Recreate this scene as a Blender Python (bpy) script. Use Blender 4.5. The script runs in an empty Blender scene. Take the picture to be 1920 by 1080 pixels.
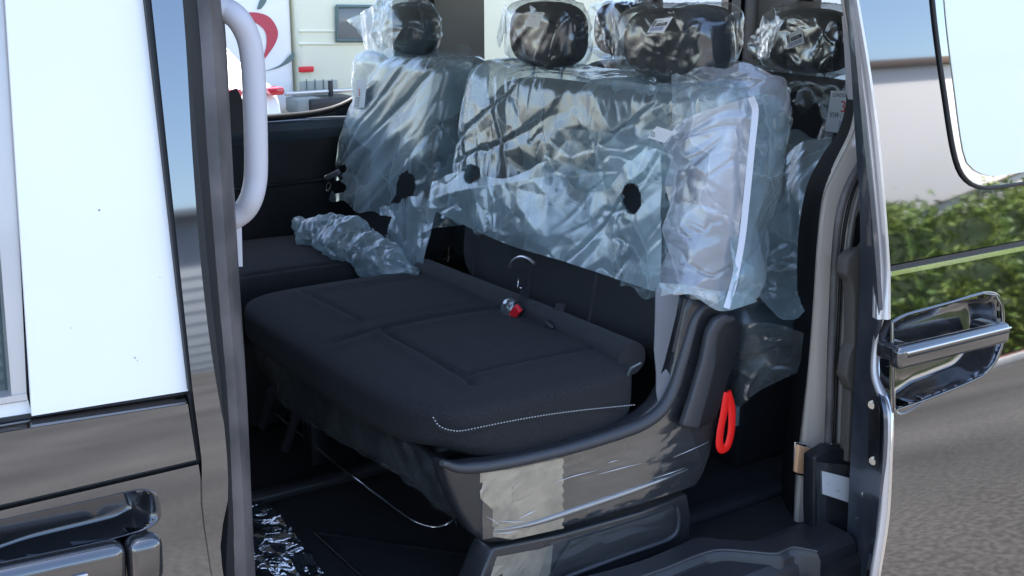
import bpy, bmesh, math, random
import numpy as np
from mathutils import Vector, Matrix

# ------------------------------------------------------------------ camera
S = bpy.context.scene
COL = S.collection
R = math.radians
PITCH, YAW, FPX = R(15.15), R(34.0), 2179.0
CAM = Vector((0, 0, 1.65))
cy_, sy_ = math.cos(YAW), math.sin(YAW)
cp_, sp_ = math.cos(PITCH), math.sin(PITCH)
FWD = Vector((sy_*cp_, cy_*cp_, -sp_))
RIGHT = Vector((cy_, -sy_, 0))
UP = Vector((sy_*sp_, cy_*sp_, cp_))
cam = bpy.data.cameras.new('camera')
cam.sensor_width = 36
cam.lens = FPX/1920*36
cam.clip_start = 0.02
cam.clip_end = 500
camo = bpy.data.objects.new('camera', cam)
COL.objects.link(camo)
M = Matrix((RIGHT, UP, -FWD)).transposed().to_4x4()
M.translation = CAM
camo.matrix_world = M
S.camera = camo

# ------------------------------------------------------------------ light
SUN_DIR = Vector((-0.16, 0.28, 0.945)).normalized()     # from the scene towards the sun
w = bpy.data.worlds.new("World")
S.world = w
w.use_nodes = True
nt = w.node_tree
sky = nt.nodes.new('ShaderNodeTexSky')
sky.sky_type = 'NISHITA'
sky.sun_disc = False
sky.sun_elevation = math.asin(SUN_DIR.z)
sky.sun_rotation = math.atan2(SUN_DIR.x, SUN_DIR.y)
sky.dust_density = 1.0
nt.links.new(sky.outputs[0], nt.nodes['Background'].inputs[0])
nt.nodes['Background'].inputs[1].default_value = 0.13
sl = bpy.data.lights.new('sun', 'SUN')
sl.energy = 4.6
sl.angle = R(0.6)
sl.color = (1.0, 0.95, 0.87)
so = bpy.data.objects.new('sun', sl)
COL.objects.link(so)
so.rotation_euler = SUN_DIR.to_track_quat('Z', 'Y').to_euler()
so.location = (0, 5, 6)
S.view_settings.view_transform = 'Standard'
S.view_settings.look = 'None'
S.view_settings.gamma = 1.0
S.view_settings.use_curve_mapping = False
S.view_settings.exposure = 2.1
S.cycles.use_denoising = True
S.cycles.max_bounces = 10
S.cycles.transparent_max_bounces = 24
S.cycles.sample_clamp_indirect = 6

rng = random.Random(7)

# ------------------------------------------------------------------ helpers
def ray(u, v):
    return FWD + RIGHT*((u-960)/FPX) + UP*((540-v)/FPX)

def at(u, v, x=None, y=None, z=None):
    d = ray(u, v)
    if y is not None: t = (y-CAM.y)/d.y
    elif x is not None: t = (x-CAM.x)/d.x
    else: t = (z-CAM.z)/d.z
    return CAM + d*t

def on(u, v, yf, off=0.0):
    y = 1.5
    for _ in range(6):
        p = at(u, v, y=y)
        y = yf(p.z) + off
    return at(u, v, y=y)

def link(o, parent=None):
    COL.objects.link(o)
    if parent is not None:
        o.parent = parent
    return o

def thing(name, label, cat, loc=(0, 0, 0), group=None):
    o = bpy.data.objects.new(name, None)
    o.empty_display_size = 0.1
    COL.objects.link(o)
    o.location = loc
    o['label'] = label
    o['category'] = cat
    if group: o['group'] = group
    return o

def tag(o, label=None, cat=None, group=None, kind=None):
    if label: o['label'] = label
    if cat: o['category'] = cat
    if group: o['group'] = group
    if kind: o['kind'] = kind
    return o

def mesh(name, verts, faces, mat, parent=None, smooth=True):
    m = bpy.data.meshes.new(name)
    off = Vector((0, 0, 0))
    if parent is not None:
        q = parent
        while q is not None:
            off = off + Vector(q.location); q = q.parent
    if isinstance(verts, np.ndarray): verts = (verts - np.array(off)).tolist()
    else: verts = [(v[0]-off.x, v[1]-off.y, v[2]-off.z) for v in verts]
    m.from_pydata(verts, [], faces)
    m.validate()
    if smooth:
        m.polygons.foreach_set('use_smooth', [True]*len(m.polygons))
    m.materials.append(mat)
    m.update()
    return link(bpy.data.objects.new(name, m), parent)

def offs(parent):
    o = Vector((0, 0, 0))
    while parent is not None:
        o = o + Vector(parent.location); parent = parent.parent
    return o

def from_bm(name, bm, mat, parent=None, smooth=True, angle=40):
    o_ = offs(parent)
    bmesh.ops.recalc_face_normals(bm, faces=bm.faces)
    for v in bm.verts: v.co -= o_
    m = bpy.data.meshes.new(name)
    bm.to_mesh(m); bm.free()
    m.materials.append(mat)
    if smooth:
        m.polygons.foreach_set('use_smooth', [True]*len(m.polygons))
        m.set_sharp_from_angle(angle=R(angle))
    return link(bpy.data.objects.new(name, m), parent)

def catmull(pts, n):
    P = [Vector(p) for p in pts]
    if len(P) < 3:
        return [P[0].lerp(P[-1], i/(n-1)) for i in range(n)]
    Q = [P[0]*2-P[1]] + P + [P[-1]*2-P[-2]]
    L = [0]
    for i in range(len(P)-1): L.append(L[-1] + (P[i+1]-P[i]).length + 1e-9)
    out = []
    for k in range(n):
        s = L[-1]*k/(n-1)
        i = 0
        while i < len(P)-2 and s > L[i+1]: i += 1
        t = (s-L[i])/(L[i+1]-L[i])
        p0, p1, p2, p3 = Q[i], Q[i+1], Q[i+2], Q[i+3]
        # clamp tangents against overshoot
        a = (p2-p0)*0.5; b = (p3-p1)*0.5
        sg = (p2-p1).length
        if a.length > sg: a = a*(sg/a.length)
        if b.length > sg: b = b*(sg/b.length)
        t2, t3 = t*t, t*t*t
        out.append(p1*(2*t3-3*t2+1) + a*(t3-2*t2+t) + p2*(-2*t3+3*t2) + b*(t3-t2))
    return out

def lin(pts, n):
    P = [Vector(p) for p in pts]
    L = [0]
    for i in range(len(P)-1): L.append(L[-1] + (P[i+1]-P[i]).length + 1e-9)
    out = []
    for k in range(n):
        s = L[-1]*k/(n-1)
        i = 0
        while i < len(P)-2 and s > L[i+1]: i += 1
        out.append(P[i].lerp(P[i+1], (s-L[i])/(L[i+1]-L[i])))
    return out

def grid(name, rows, mat, parent=None, thick=0.0, thickdir=None, keep=None, smooth=True):
    """rows: list of equal-length lists of points. A sheet; thick gives it a back."""
    nr, nc = len(rows), len(rows[0])
    verts = [Vector(p) for r in rows for p in r]
    faces = []
    for i in range(nr-1):
        for j in range(nc-1):
            a = i*nc+j
            q = (a, a+1, a+nc+1, a+nc)
            if keep and not keep(sum((verts[k] for k in q), Vector())/4): continue
            faces.append(q)
    if thick:
        bm = bmesh.new()
        vs = [bm.verts.new(v) for v in verts]
        fs = [bm.faces.new([vs[k] for k in f]) for f in faces]
        for v in [v for v in bm.verts if not v.link_faces]: bm.verts.remove(v)
        d = Vector(thickdir)*thick
        edges = [e for e in bm.edges if len(e.link_faces) == 1]
        mp = {v: bm.verts.new(v.co+d) for v in list(bm.verts)}
        for f in list(fs): bm.faces.new([mp[v] for v in reversed(f.verts)])
        for e in edges:
            a, b = e.verts
            bm.faces.new((a, b, mp[b], mp[a]))
        return from_bm(name, bm, mat, parent, smooth, 35)
    return mesh(name, verts, faces, mat, parent, smooth)

def rows_between(A, B, nr, nc, curve=False):
    f = catmull if curve else lin
    a, b = f(A, nc), f(B, nc)
    return [[a[j].lerp(b[j], i/(nr-1)) for j in range(nc)] for i in range(nr)]

def plate(name, pts, d, mat, parent=None, bev=0.0, seg=2, smooth=True):
    """polygon pts (3-D, planar) extruded by vector d"""
    bm = bmesh.new()
    vs = [bm.verts.new(p) for p in pts]
    f = bm.faces.new(vs)
    ret = bmesh.ops.extrude_face_region(bm, geom=[f])
    nv = [e for e in ret['geom'] if isinstance(e, bmesh.types.BMVert)]
    bmesh.ops.translate(bm, verts=nv, vec=Vector(d))
    bmesh.ops.recalc_face_normals(bm, faces=bm.faces)
    if bev:
        bmesh.ops.bevel(bm, geom=list(bm.edges), offset=bev, segments=seg, affect='EDGES', profile=0.5, clamp_overlap=True)
    bmesh.ops.triangulate(bm, faces=[f for f in bm.faces if len(f.verts) > 4])
    return from_bm(name, bm, mat, parent, smooth, 35)

def box(name, c, s, mat, parent=None, bev=0.0, rot=None, seg=2, into=None):
    bm = into if into is not None else bmesh.new()
    r = bmesh.ops.create_cube(bm, size=1)
    vs = r['verts']
    mm = Matrix.Diagonal((s[0], s[1], s[2], 1))
    if rot is not None: mm = rot.to_4x4() @ mm
    mm = Matrix.Translation(c) @ mm
    bmesh.ops.transform(bm, matrix=mm, verts=vs)
    if bev:
        es = list({e for v in vs for e in v.link_edges})
        bmesh.ops.bevel(bm, geom=es, offset=bev, segments=seg, affect='EDGES', profile=0.5, clamp_overlap=True)
    if into is None: return from_bm(name, bm, mat, parent)

def tube(name, pts, r, mat, parent=None, n=12, steps=None, curve=True, flat=None, into=None, cap=True):
    """swept tube; r number or list; flat=(axis vector, factor) squashes the section"""
    P = catmull(pts, steps or len(pts)*6) if curve else [Vector(p) for p in pts]
    m = len(P)
    if not hasattr(r, '__len__'): rr = [r]*m
    else: rr = [float(np.interp(i/(m-1), np.linspace(0, 1, len(r)), r)) for i in range(m)]
    bm = into if into is not None else bmesh.new()
    rings = []
    up = Vector((0, 0, 1))
    T0 = (P[1]-P[0]).normalized()
    if abs(T0.dot(up)) > .9: up = Vector((1, 0, 0))
    N = (up - T0*up.dot(T0)).normalized()
    for i, p in enumerate(P):
        T = (P[min(i+1, m-1)]-P[max(i-1, 0)]).normalized()
        N = (N - T*N.dot(T)).normalized()
        B = T.cross(N)
        ring = []
        for k in range(n):
            a = 2*math.pi*k/n
            o = (N*math.cos(a)+B*math.sin(a))*rr[i]
            if flat:
                ax = Vector(flat[0]).normalized()
                o = o - ax*o.dot(ax)*(1-flat[1])
            ring.append(bm.verts.new(p+o))
        rings.append(ring)
    for i in range(m-1):
        for k in range(n):
            bm.faces.new((rings[i][k], rings[i][(k+1) % n], rings[i+1][(k+1) % n], rings[i+1][k]))
    if cap:
        bm.faces.new(rings[0][::-1]); bm.faces.new(rings[-1])
    if into is None: return from_bm(name, bm, mat, parent, True, 60)

def ribbon(name, pts, wdir, width, thick, mat, parent=None, steps=None):
    """a strap: path swept with a rectangular section; wdir vector(s) across"""
    P = catmull(pts, steps or len(pts)*6)
    bm = bmesh.new(); rings = []
    m = len(P)
    for i, p in enumerate(P):
        T = (P[min(i+1, m-1)]-P[max(i-1, 0)]).normalized()
        W = Vector(wdir); W = (W - T*W.dot(T)).normalized()
        Nn = T.cross(W)
        rings.append([bm.verts.new(p+W*a*width/2+Nn*b*thick/2) for a, b in ((-1, -1), (1, -1), (1, 1), (-1, 1))])
    for i in range(m-1):
        for k in range(4):
            bm.faces.new((rings[i][k], rings[i][(k+1) % 4], rings[i+1][(k+1) % 4], rings[i+1][k]))
    bm.faces.new(rings[0][::-1]); bm.faces.new(rings[-1])
    return from_bm(name, bm, mat, parent, True, 40)

# ---- noise (numpy)
def _hash(ix, iy, iz, seed):
    n = (ix*73856093) ^ (iy*19349663) ^ (iz*83492791) ^ (seed*2654435761 & 0xffffffff)
    n = (n ^ (n >> 13)) & 0x7fffffff
    n = (n*(n*n*15731 + 789221) + 1376312589) & 0x7fffffff
    return n/0x7fffffff

def vnoise(P, seed=0):
    I = np.floor(P).astype(np.int64); f = P-I; f = f*f*(3-2*f)
    out = 0
    for dx in (0, 1):
        for dy in (0, 1):
            for dz in (0, 1):
                wgt = (f[:, 0] if dx else 1-f[:, 0])*(f[:, 1] if dy else 1-f[:, 1])*(f[:, 2] if dz else 1-f[:, 2])
                out = out + wgt*_hash(I[:, 0]+dx, I[:, 1]+dy, I[:, 2]+dz, seed)
    return out*2-1

def fbm(P, seed=0, octv=3):
    o = 0; a = 1.0
    for k in range(octv):
        o = o + a*vnoise(P*(2.03**k)+k*7.3, seed+k); a *= .5
    return o/1.75

def cells(P, seed=0):
    """planar facets: each cell is a tilted plane, joined by F1 distance"""
    I = np.floor(P).astype(np.int64)
    f1 = np.full(len(P), 9.0); tilt = np.zeros(len(P)); f2 = np.full(len(P), 9.0)
    for dx in (-1, 0, 1):
        for dy in (-1, 0, 1):
            for dz in (-1, 0, 1):
                jx, jy, jz = I[:, 0]+dx, I[:, 1]+dy, I[:, 2]+dz
                c = np.stack([jx+_hash(jx, jy, jz, seed+1), jy+_hash(jx, jy, jz, seed+2), jz+_hash(jx, jy, jz, seed+3)], 1)
                D = P-c; d = np.sqrt((D*D).sum(1))
                g = np.stack([_hash(jx, jy, jz, seed+k)-.5 for k in (4, 5, 6)], 1)
                tl = (D*g).sum(1)
                m = d < f1
                f2 = np.where(m, f1, np.minimum(f2, d))
                tilt = np.where(m, tl, tilt); f1 = np.where(m, d, f1)
    return f1, f2, tilt

def crumple(P, f=10.0, seed=0, stretch=(1, 1, 1)):
    W = np.stack([fbm(P*f*.4, seed+11), fbm(P*f*.4, seed+12), fbm(P*f*.4, seed+13)], 1)
    Q = P*f*np.array(stretch) + W*.7
    f1, f2, tl = cells(Q, seed)
    return f1 - .45 + np.clip(f2-f1, 0, .25)*tl*3

def facet(P, f=10.0, seed=0, stretch=(1, 1, 1), warp=.35, spin=.7):
    """flat triangular facets with straight creases (linear interpolation on a tetrahedral lattice)"""
    a, b = spin, spin*1.7+.3
    Rx = np.array([[1, 0, 0], [0, math.cos(a), -math.sin(a)], [0, math.sin(a), math.cos(a)]])
    Rz = np.array([[math.cos(b), -math.sin(b), 0], [math.sin(b), math.cos(b), 0], [0, 0, 1]])
    Q = (P @ Rx.T)*np.array(stretch)
    Q = (Q @ Rz.T)*f + 50
    W = np.stack([vnoise(Q*.45, seed+21), vnoise(Q*.45, seed+22), vnoise(Q*.45, seed+23)], 1)
    Q = Q+W*warp*2
    I = np.floor(Q).astype(np.int64); F = Q-I
    order = np.argsort(-F, axis=1)
    cur = I.copy(); n = np.arange(len(P))
    v = _hash(cur[:, 0], cur[:, 1], cur[:, 2], seed); h = v.copy()
    for k in range(3):
        ax = order[:, k]
        cur[n, ax] += 1
        v2 = _hash(cur[:, 0], cur[:, 1], cur[:, 2], seed)
        h = h+(v2-v)*F[n, ax]; v = v2
    return h*2-1

def creases(P, f=5.0, seed=0, stretch=(1, 1, 1), width=.10, spin=0.):
    """thin raised folds that run and branch across the sheet"""
    c, s = math.cos(spin), math.sin(spin)
    Q = P.copy(); Q[:, 1], Q[:, 2] = c*P[:, 1]-s*P[:, 2], s*P[:, 1]+c*P[:, 2]
    Q = Q*f*np.array(stretch)
    n = facet(Q, 1.0, seed, warp=.5)
    m = .5+.5*vnoise(Q*.5+9, seed+5)
    return np.clip(1-np.abs(n)/width, 0, 1)*np.clip(m*1.6-.3, 0, 1)

def ridge(P, f=6.0, seed=0, stretch=(1, 1, 1)):
    Q = P*f*np.array(stretch)
    W = fbm(Q*.6, seed+3)
    n = fbm(Q+W[:, None]*.6, seed)
    return 1-np.abs(n)*2.4

def displace(o, fn):
    m = o.data
    n = len(m.vertices)
    co = np.empty(n*3); m.vertices.foreach_get('co', co); co = co.reshape(-1, 3)
    no = np.empty(n*3); m.vertices.foreach_get('normal', no); no = no.reshape(-1, 3)
    wc = co + np.array(offs(o.parent))
    co = co + no*fn(wc)[:, None]
    m.vertices.foreach_set('co', co.ravel()); m.update()

def rounded(name, c, s, k, mat, parent=None, n=14, fn=None, rot=None):
    """rounded cushion: cube mapped to a superellipsoid of half sizes s"""
    bm = bmesh.new()
    bmesh.ops.create_cube(bm, size=2)
    bmesh.ops.subdivide_edges(bm, edges=list(bm.edges), cuts=n, use_grid_fill=True)
    for v in bm.verts:
        p = v.co
        q = Vector([math.sin(a*math.pi/2*.96)/math.sin(math.pi/2*.96) for a in p])
        L = (abs(q.x)**k+abs(q.y)**k+abs(q.z)**k)**(1/k)
        q = q/L
        p = Vector((q.x*s[0], q.y*s[1], q.z*s[2]))
        if fn: p = fn(p)
        if rot is not None: p = rot @ p
        v.co = p+Vector(c)
    return from_bm(name, bm, mat, parent, True, 80)

def in_poly(x, y, poly):
    ins = False; j = len(poly)-1
    for i in range(len(poly)):
        xi, yi = poly[i]; xj, yj = poly[j]
        if (yi > y) != (yj > y) and x < (xj-xi)*(y-yi)/(yj-yi)+xi: ins = not ins
        j = i
    return ins

def to_px(p):
    d = Vector(p)-CAM
    z = d.dot(FWD)
    return 960+FPX*d.dot(RIGHT)/z, 540-FPX*d.dot(UP)/z

# ------------------------------------------------------------------ materials
def mat(name, col, rough=.5, metal=0., spec=.5, coat=0., coat_rough=.03, noise=None, bump=None, vary=None, emit=None, sheen=0.):
    m = bpy.data.materials.new(name); m.use_nodes = True
    t = m.node_tree; b = t.nodes['Principled BSDF']
    b.inputs['Base Color'].default_value = (*col, 1)
    b.inputs['Roughness'].default_value = rough
    b.inputs['Metallic'].default_value = metal
    b.inputs['Specular IOR Level'].default_value = spec
    b.inputs['Coat Weight'].default_value = coat
    b.inputs['Coat Roughness'].default_value = coat_rough
    b.inputs['Sheen Weight'].default_value = sheen
    tc = t.nodes.new('ShaderNodeTexCoord')
    def nz(scale, det=4, st=(1, 1, 1)):
        mp = t.nodes.new('ShaderNodeMapping'); mp.inputs['Scale'].default_value = st
        t.links.new(tc.outputs['Object'], mp.inputs[0])
        n = t.nodes.new('ShaderNodeTexNoise'); n.inputs['Scale'].default_value = scale; n.inputs['Detail'].default_value = det
        t.links.new(mp.outputs[0], n.inputs['Vector']); return n
    if vary:      # (scale, colour2, low, high)
        n = nz(vary[0], 5)
        r = t.nodes.new('ShaderNodeMapRange')
        r.inputs[1].default_value = vary[2]; r.inputs[2].default_value = vary[3]
        mx = t.nodes.new('ShaderNodeMix'); mx.data_type = 'RGBA'
        mx.inputs[6].default_value = (*col, 1); mx.inputs[7].default_value = (*vary[1], 1)
        t.links.new(n.outputs[0], r.inputs[0]); t.links.new(r.outputs[0], mx.inputs[0]); t.links.new(mx.outputs[2], b.inputs['Base Color'])
    if noise:     # roughness variation (scale, lo, hi)
        n = nz(noise[0])
        r = t.nodes.new('ShaderNodeMapRange'); r.inputs[1].default_value = .35; r.inputs[2].default_value = .65
        r.inputs[3].default_value = noise[1]; r.inputs[4].default_value = noise[2]
        t.links.new(n.outputs[0], r.inputs[0]); t.links.new(r.outputs[0], b.inputs['Roughness'])
    if bump:      # (scale, strength, distance)
        n = nz(bump[0], 3)
        bp = t.nodes.new('ShaderNodeBump'); bp.inputs['Strength'].default_value = bump[1]; bp.inputs['Distance'].default_value = bump[2]
        t.links.new(n.outputs[0], bp.inputs['Height']); t.links.new(bp.outputs[0], b.inputs['Normal'])
    if emit:
        b.inputs['Emission Color'].default_value = (*emit[0], 1); b.inputs['Emission Strength'].default_value = emit[1]
    return m

def film(name, col=(.75, .84, .9), lo=.15, hi=.75, sc=5., st=(1, 1, 1), gloss=.35, rough=.2, bsc=14., bs=.35, trans=.35, edge=.3):
    """clear polythene sheet: partly see-through, partly milky where it is creased, with a glossy skin"""
    m = bpy.data.materials.new(name); m.use_nodes = True
    t = m.node_tree; t.nodes.clear(); N = t.nodes.new; L = t.links.new
    tc = N('ShaderNodeTexCoord'); mp = N('ShaderNodeMapping'); mp.inputs['Scale'].default_value = st
    L(tc.outputs['Object'], mp.inputs[0])
    vor = N('ShaderNodeTexVoronoi'); vor.inputs['Scale'].default_value = bsc
    nz = N('ShaderNodeTexNoise'); nz.inputs['Scale'].default_value = bsc*.6; nz.inputs['Detail'].default_value = 3
    L(mp.outputs[0], nz.inputs['Vector'])
    mixv = N('ShaderNodeMix'); mixv.data_type = 'VECTOR'; mixv.inputs[0].default_value = .12
    L(mp.outputs[0], mixv.inputs[4]); L(nz.outputs['Color'], mixv.inputs[5]); L(mixv.outputs[1], vor.inputs['Vector'])
    vor2 = N('ShaderNodeTexVoronoi'); vor2.inputs['Scale'].default_value = bsc*2.7; L(mixv.outputs[1], vor2.inputs['Vector'])
    ad = N('ShaderNodeMath'); ad.operation = 'MULTIPLY_ADD'; ad.inputs[1].default_value = .35
    L(vor2.outputs['Distance'], ad.inputs[0]); L(vor.outputs['Distance'], ad.inputs[2])
    bp = N('ShaderNodeBump'); bp.inputs['Strength'].default_value = bs; bp.inputs['Distance'].default_value = .006
    L(ad.outputs[0], bp.inputs['Height'])
    # milky amount
    n2 = N('ShaderNodeTexNoise'); n2.inputs['Scale'].default_value = sc; n2.inputs['Detail'].default_value = 4; n2.inputs['Roughness'].default_value = .6
    L(mp.outputs[0], n2.inputs['Vector'])
    vc = N('ShaderNodeTexVoronoi'); vc.inputs['Scale'].default_value = sc*2.2; L(mixv.outputs[1], vc.inputs['Vector'])
    ve = N('ShaderNodeTexVoronoi'); ve.feature = 'DISTANCE_TO_EDGE'; ve.inputs['Scale'].default_value = sc*2.2; L(mixv.outputs[1], ve.inputs['Vector'])
    sx = N('ShaderNodeSeparateColor'); L(vc.outputs['Color'], sx.inputs[0])
    mxx = N('ShaderNodeMix'); mxx.inputs[0].default_value = .45; L(n2.outputs[0], mxx.inputs[2])
    sm = N('ShaderNodeMapRange'); sm.inputs[3].default_value = .32; sm.inputs[4].default_value = .68; L(sx.outputs[0], sm.inputs[0]); L(sm.outputs[0], mxx.inputs[3])
    el = N('ShaderNodeMapRange'); el.inputs[1].default_value = 0; el.inputs[2].default_value = .035; el.inputs[3].default_value = .10; el.inputs[4].default_value = 0; L(ve.outputs['Distance'], el.inputs[0])
    sa = N('ShaderNodeMath'); L(mxx.outputs[0], sa.inputs[0]); L(el.outputs[0], sa.inputs[1])
    mr = N('ShaderNodeMapRange'); mr.inputs[1].default_value = .40; mr.inputs[2].default_value = .62; mr.inputs[3].default_value = lo; mr.inputs[4].default_value = hi
    L(sa.outputs[0], mr.inputs[0])
    lw = N('ShaderNodeLayerWeight'); lw.inputs['Blend'].default_value = .35; L(bp.outputs[0], lw.inputs['Normal'])
    ad2 = N('ShaderNodeMath'); ad2.operation = 'MULTIPLY_ADD'; ad2.inputs[1].default_value = edge; ad2.use_clamp = True
    L(lw.outputs['Facing'], ad2.inputs[0]); L(mr.outputs[0], ad2.inputs[2])
    tr = N('ShaderNodeBsdfTransparent'); tr.inputs[0].default_value = (.93, .96, .97, 1)
    df = N('ShaderNodeBsdfDiffuse'); df.inputs[0].default_value = (*col, 1); L(bp.outputs[0], df.inputs['Normal'])
    tl = N('ShaderNodeBsdfTranslucent'); tl.inputs[0].default_value = (*col, 1); L(bp.outputs[0], tl.inputs['Normal'])
    m1 = N('ShaderNodeMixShader'); m1.inputs[0].default_value = trans; L(df.outputs[0], m1.inputs[1]); L(tl.outputs[0], m1.inputs[2])
    m2 = N('ShaderNodeMixShader'); L(ad2.outputs[0], m2.inputs[0]); L(tr.outputs[0], m2.inputs[1]); L(m1.outputs[0], m2.inputs[2])
    gl = N('ShaderNodeBsdfGlossy'); gl.inputs['Roughness'].default_value = rough; gl.inputs[0].default_value = (.95, .97, 1, 1); L(bp.outputs[0], gl.inputs['Normal'])
    fl = N('ShaderNodeLayerWeight'); fl.inputs['Blend'].default_value = .5; L(bp.outputs[0], fl.inputs['Normal'])
    fr = N('ShaderNodeMath'); fr.operation = 'POWER'; fr.inputs[1].default_value = 4.0; L(fl.outputs['Facing'], fr.inputs[0])
    fm = N('ShaderNodeMath'); fm.operation = 'MULTIPLY_ADD'; fm.inputs[1].default_value = .6; fm.inputs[2].default_value = gloss*.16; fm.use_clamp = True
    L(fr.outputs[0], fm.inputs[0])
    m3 = N('ShaderNodeMixShader'); L(fm.outputs[0], m3.inputs[0]); L(m2.outputs[0], m3.inputs[1]); L(gl.outputs[0], m3.inputs[2])
    out = N('ShaderNodeOutputMaterial'); L(m3.outputs[0], out.inputs[0])
    return m

PAINT = mat('grey_metallic_paint', (.195, .208, .232), .035, 1.0, coat=.5, coat_rough=.01)
PAINT_P = mat('pillar_wall_reflection', (.60, .52, .44), .34, .25, coat=.5, coat_rough=.15)  # beige wall reflected in the grey pillar, put into the base colour
HPAINT = mat('handle_paint', (.15, .15, .155), .13, .85, coat=.7, coat_rough=.06)
PAINT_DK = mat('dark_metallic_paint', (.09, .092, .10), .16, .8, coat=.8, coat_rough=.02)
EDGE = mat('painted_edge_metal', (.58, .54, .52), .38, .5, coat=.6, coat_rough=.05)
EDGE_DK = mat('painted_inner_metal', (.055, .065, .085), .32, .3, coat=.4, vary=(14, (.075, .085, .105), .4, .6))
CHROME = mat('chrome', (.75, .76, .78), .08, 1.0)
SILVER = mat('satin_silver', (.6, .6, .62), .3, .9)
RUBBER = mat('black_rubber', (.014, .014, .016), .5, bump=(60, .15, .002))
RUBBER_G = mat('grey_brown_seal', (.16, .14, .135), .55, bump=(40, .2, .002), vary=(8, (.075, .068, .066), .4, .6))  # grey brown with darker mottling
TRIM = mat('grey_trim_plastic', (.17, .155, .14), .5, bump=(700, .12, .001), vary=(9, (.15, .137, .125), .4, .6))
TRIM_BK = mat('black_trim_plastic', (.012, .013, .016), .45, bump=(500, .12, .001))
TRIM_DK = mat('charcoal_trim_plastic', (.024, .025, .029), .42, bump=(500, .12, .001))
BASEP = mat('bench_base_plastic', (.028, .029, .032), .33, bump=(600, .08, .001), noise=(9, .25, .45), coat=.35, coat_rough=.12)
BASEP_L = mat('bench_edge_plastic', (.05, .052, .058), .4, bump=(600, .08, .001))
FABRIC = mat('black_seat_fabric', (.019, .0195, .022), .85, bump=(900, .5, .002), sheen=.03, vary=(300, (.028, .0285, .032), .4, .6), spec=.25)
FABRIC2 = mat('charcoal_seat_fabric', (.026, .0265, .031), .8, bump=(700, .5, .002), sheen=.08, spec=.3)
STITCH = mat('white_stitching', (.5, .5, .5), .7)
CARPET = mat('black_carpet', (.006, .006, .0075), .95, bump=(400, .9, .004), vary=(500, (.012, .012, .014), .45, .6))
HANDLE_W = mat('light_grey_plastic', (.62, .6, .63), .42, bump=(500, .05, .001))
FILM_W = mat('white_window_film', (.97, .95, .92), .5, coat=.15, vary=(3, (.95, .93, .90), .4, .6))
FILM_G = mat('milky_window_film', (.86, .88, .78), .45, spec=.2, coat=.1, coat_rough=.02, vary=(2.2, (.88, .89, .82), .4, .6))
GLASS_D = mat('dark_tinted_glass', (.02, .06, .07), .03, .4, coat=1.0)
BELT = mat('grey_webbing', (.16, .165, .185), .6, bump=(900, .3, .001))
BELT_D = mat('dark_webbing', (.03, .03, .034), .7, bump=(900, .3, .001))
RED = mat('red_plastic', (.75, .02, .03), .35)
REDSTRAP = mat('red_webbing', (.95, .008, .006), .5, bump=(700, .4, .001))
PAPER = mat('white_paper', (.8, .81, .83), .5)
INK = mat('black_ink', (.015, .015, .02), .6)
INK_R = mat('red_ink', (.7, .03, .03), .6)
INK_B = mat('blue_ink', (.12, .16, .4), .6)
LAMP = mat('amber_clear_lens', (.90, .50, .28), .12, 0, coat=1.0, bump=(180, .6, .003))
BOLT = mat('zinc_bolt', (.55, .55, .52), .3, .9)
BLUEPAD = mat('blue_grey_vinyl', (.05, .075, .09), .35)
F_BLUE = film('polythene_milky', (.57, .74, .80), .14, .58, 3.5, gloss=.65, rough=.22, bs=.06)
F_BENCH = film('polythene_bench', (.54, .70, .75), .08, .44, 3.0, gloss=.65, bsc=16, rough=.22, bs=.06)
F_WARM = film('polythene_wall_lit', (.80, .80, .86), .22, .74, 3.0, gloss=.75, rough=.2, bsc=13, bs=.06)  # paler copy of the bag film, light bounced off the wall painted in
F_CLEAR = film('polythene_clear', (.55, .62, .64), .04, .20, 5.0, gloss=1.3, bsc=11, bs=.06, edge=.2)
F_HEAD = film('polythene_headrest', (.50, .55, .55), .03, .11, 6.0, gloss=.8, bsc=12, bs=.06, edge=.08)
F_DARK = film('polythene_thin', (.45, .5, .5), .0, .16, 7.0, gloss=.3, bsc=13, edge=.12)
F_BUBBLE = film('polythene_floor', (.2, .4, .5), .0, .10, 18.0, gloss=1.8, bsc=24, bs=.3, rough=.04, edge=.03)
F_PANEL = film('cling_film', (.5, .5, .5), .0, .10, 6, gloss=.8, bsc=5, bs=.12, rough=.07, st=(.5, 1, 2.2), edge=.0)

# ================================================================== the setting
asph = mat('asphalt', (.058, .052, .045), .85, bump=(120, .6, .01), vary=(38, (.11, .099, .086), .40, .62))
_t = asph.node_tree
_b = _t.nodes['Principled BSDF']; _src = _b.inputs['Base Color'].links[0].from_socket
_n = _t.nodes.new('ShaderNodeTexNoise'); _n.inputs['Scale'].default_value = .55; _n.inputs['Detail'].default_value = 5
_m = _t.nodes.new('ShaderNodeMapRange'); _m.inputs[1].default_value = .35; _m.inputs[2].default_value = .7; _m.inputs[3].default_value = .68; _m.inputs[4].default_value = 1.35
_x = _t.nodes.new('ShaderNodeVectorMath'); _x.operation = 'SCALE'
_tc = _t.nodes.new('ShaderNodeTexCoord'); _t.links.new(_tc.outputs['Object'], _n.inputs['Vector'])
_t.links.new(_n.outputs[0], _m.inputs[0]); _t.links.new(_src, _x.inputs[0]); _t.links.new(_m.outputs[0], _x.inputs['Scale']); _t.links.new(_x.outputs[0], _b.inputs['Base Color'])
gr = mesh('ground', [(-150, -150, 0), (150, -150, 0), (150, 150, 0), (-150, 150, 0)], [(0, 1, 2, 3)], asph, smooth=False)
tag(gr, kind='structure')

# ================================================================== the van
van = thing('passenger_van', 'dark grey metallic passenger van with its side door slid open', 'van')

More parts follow.
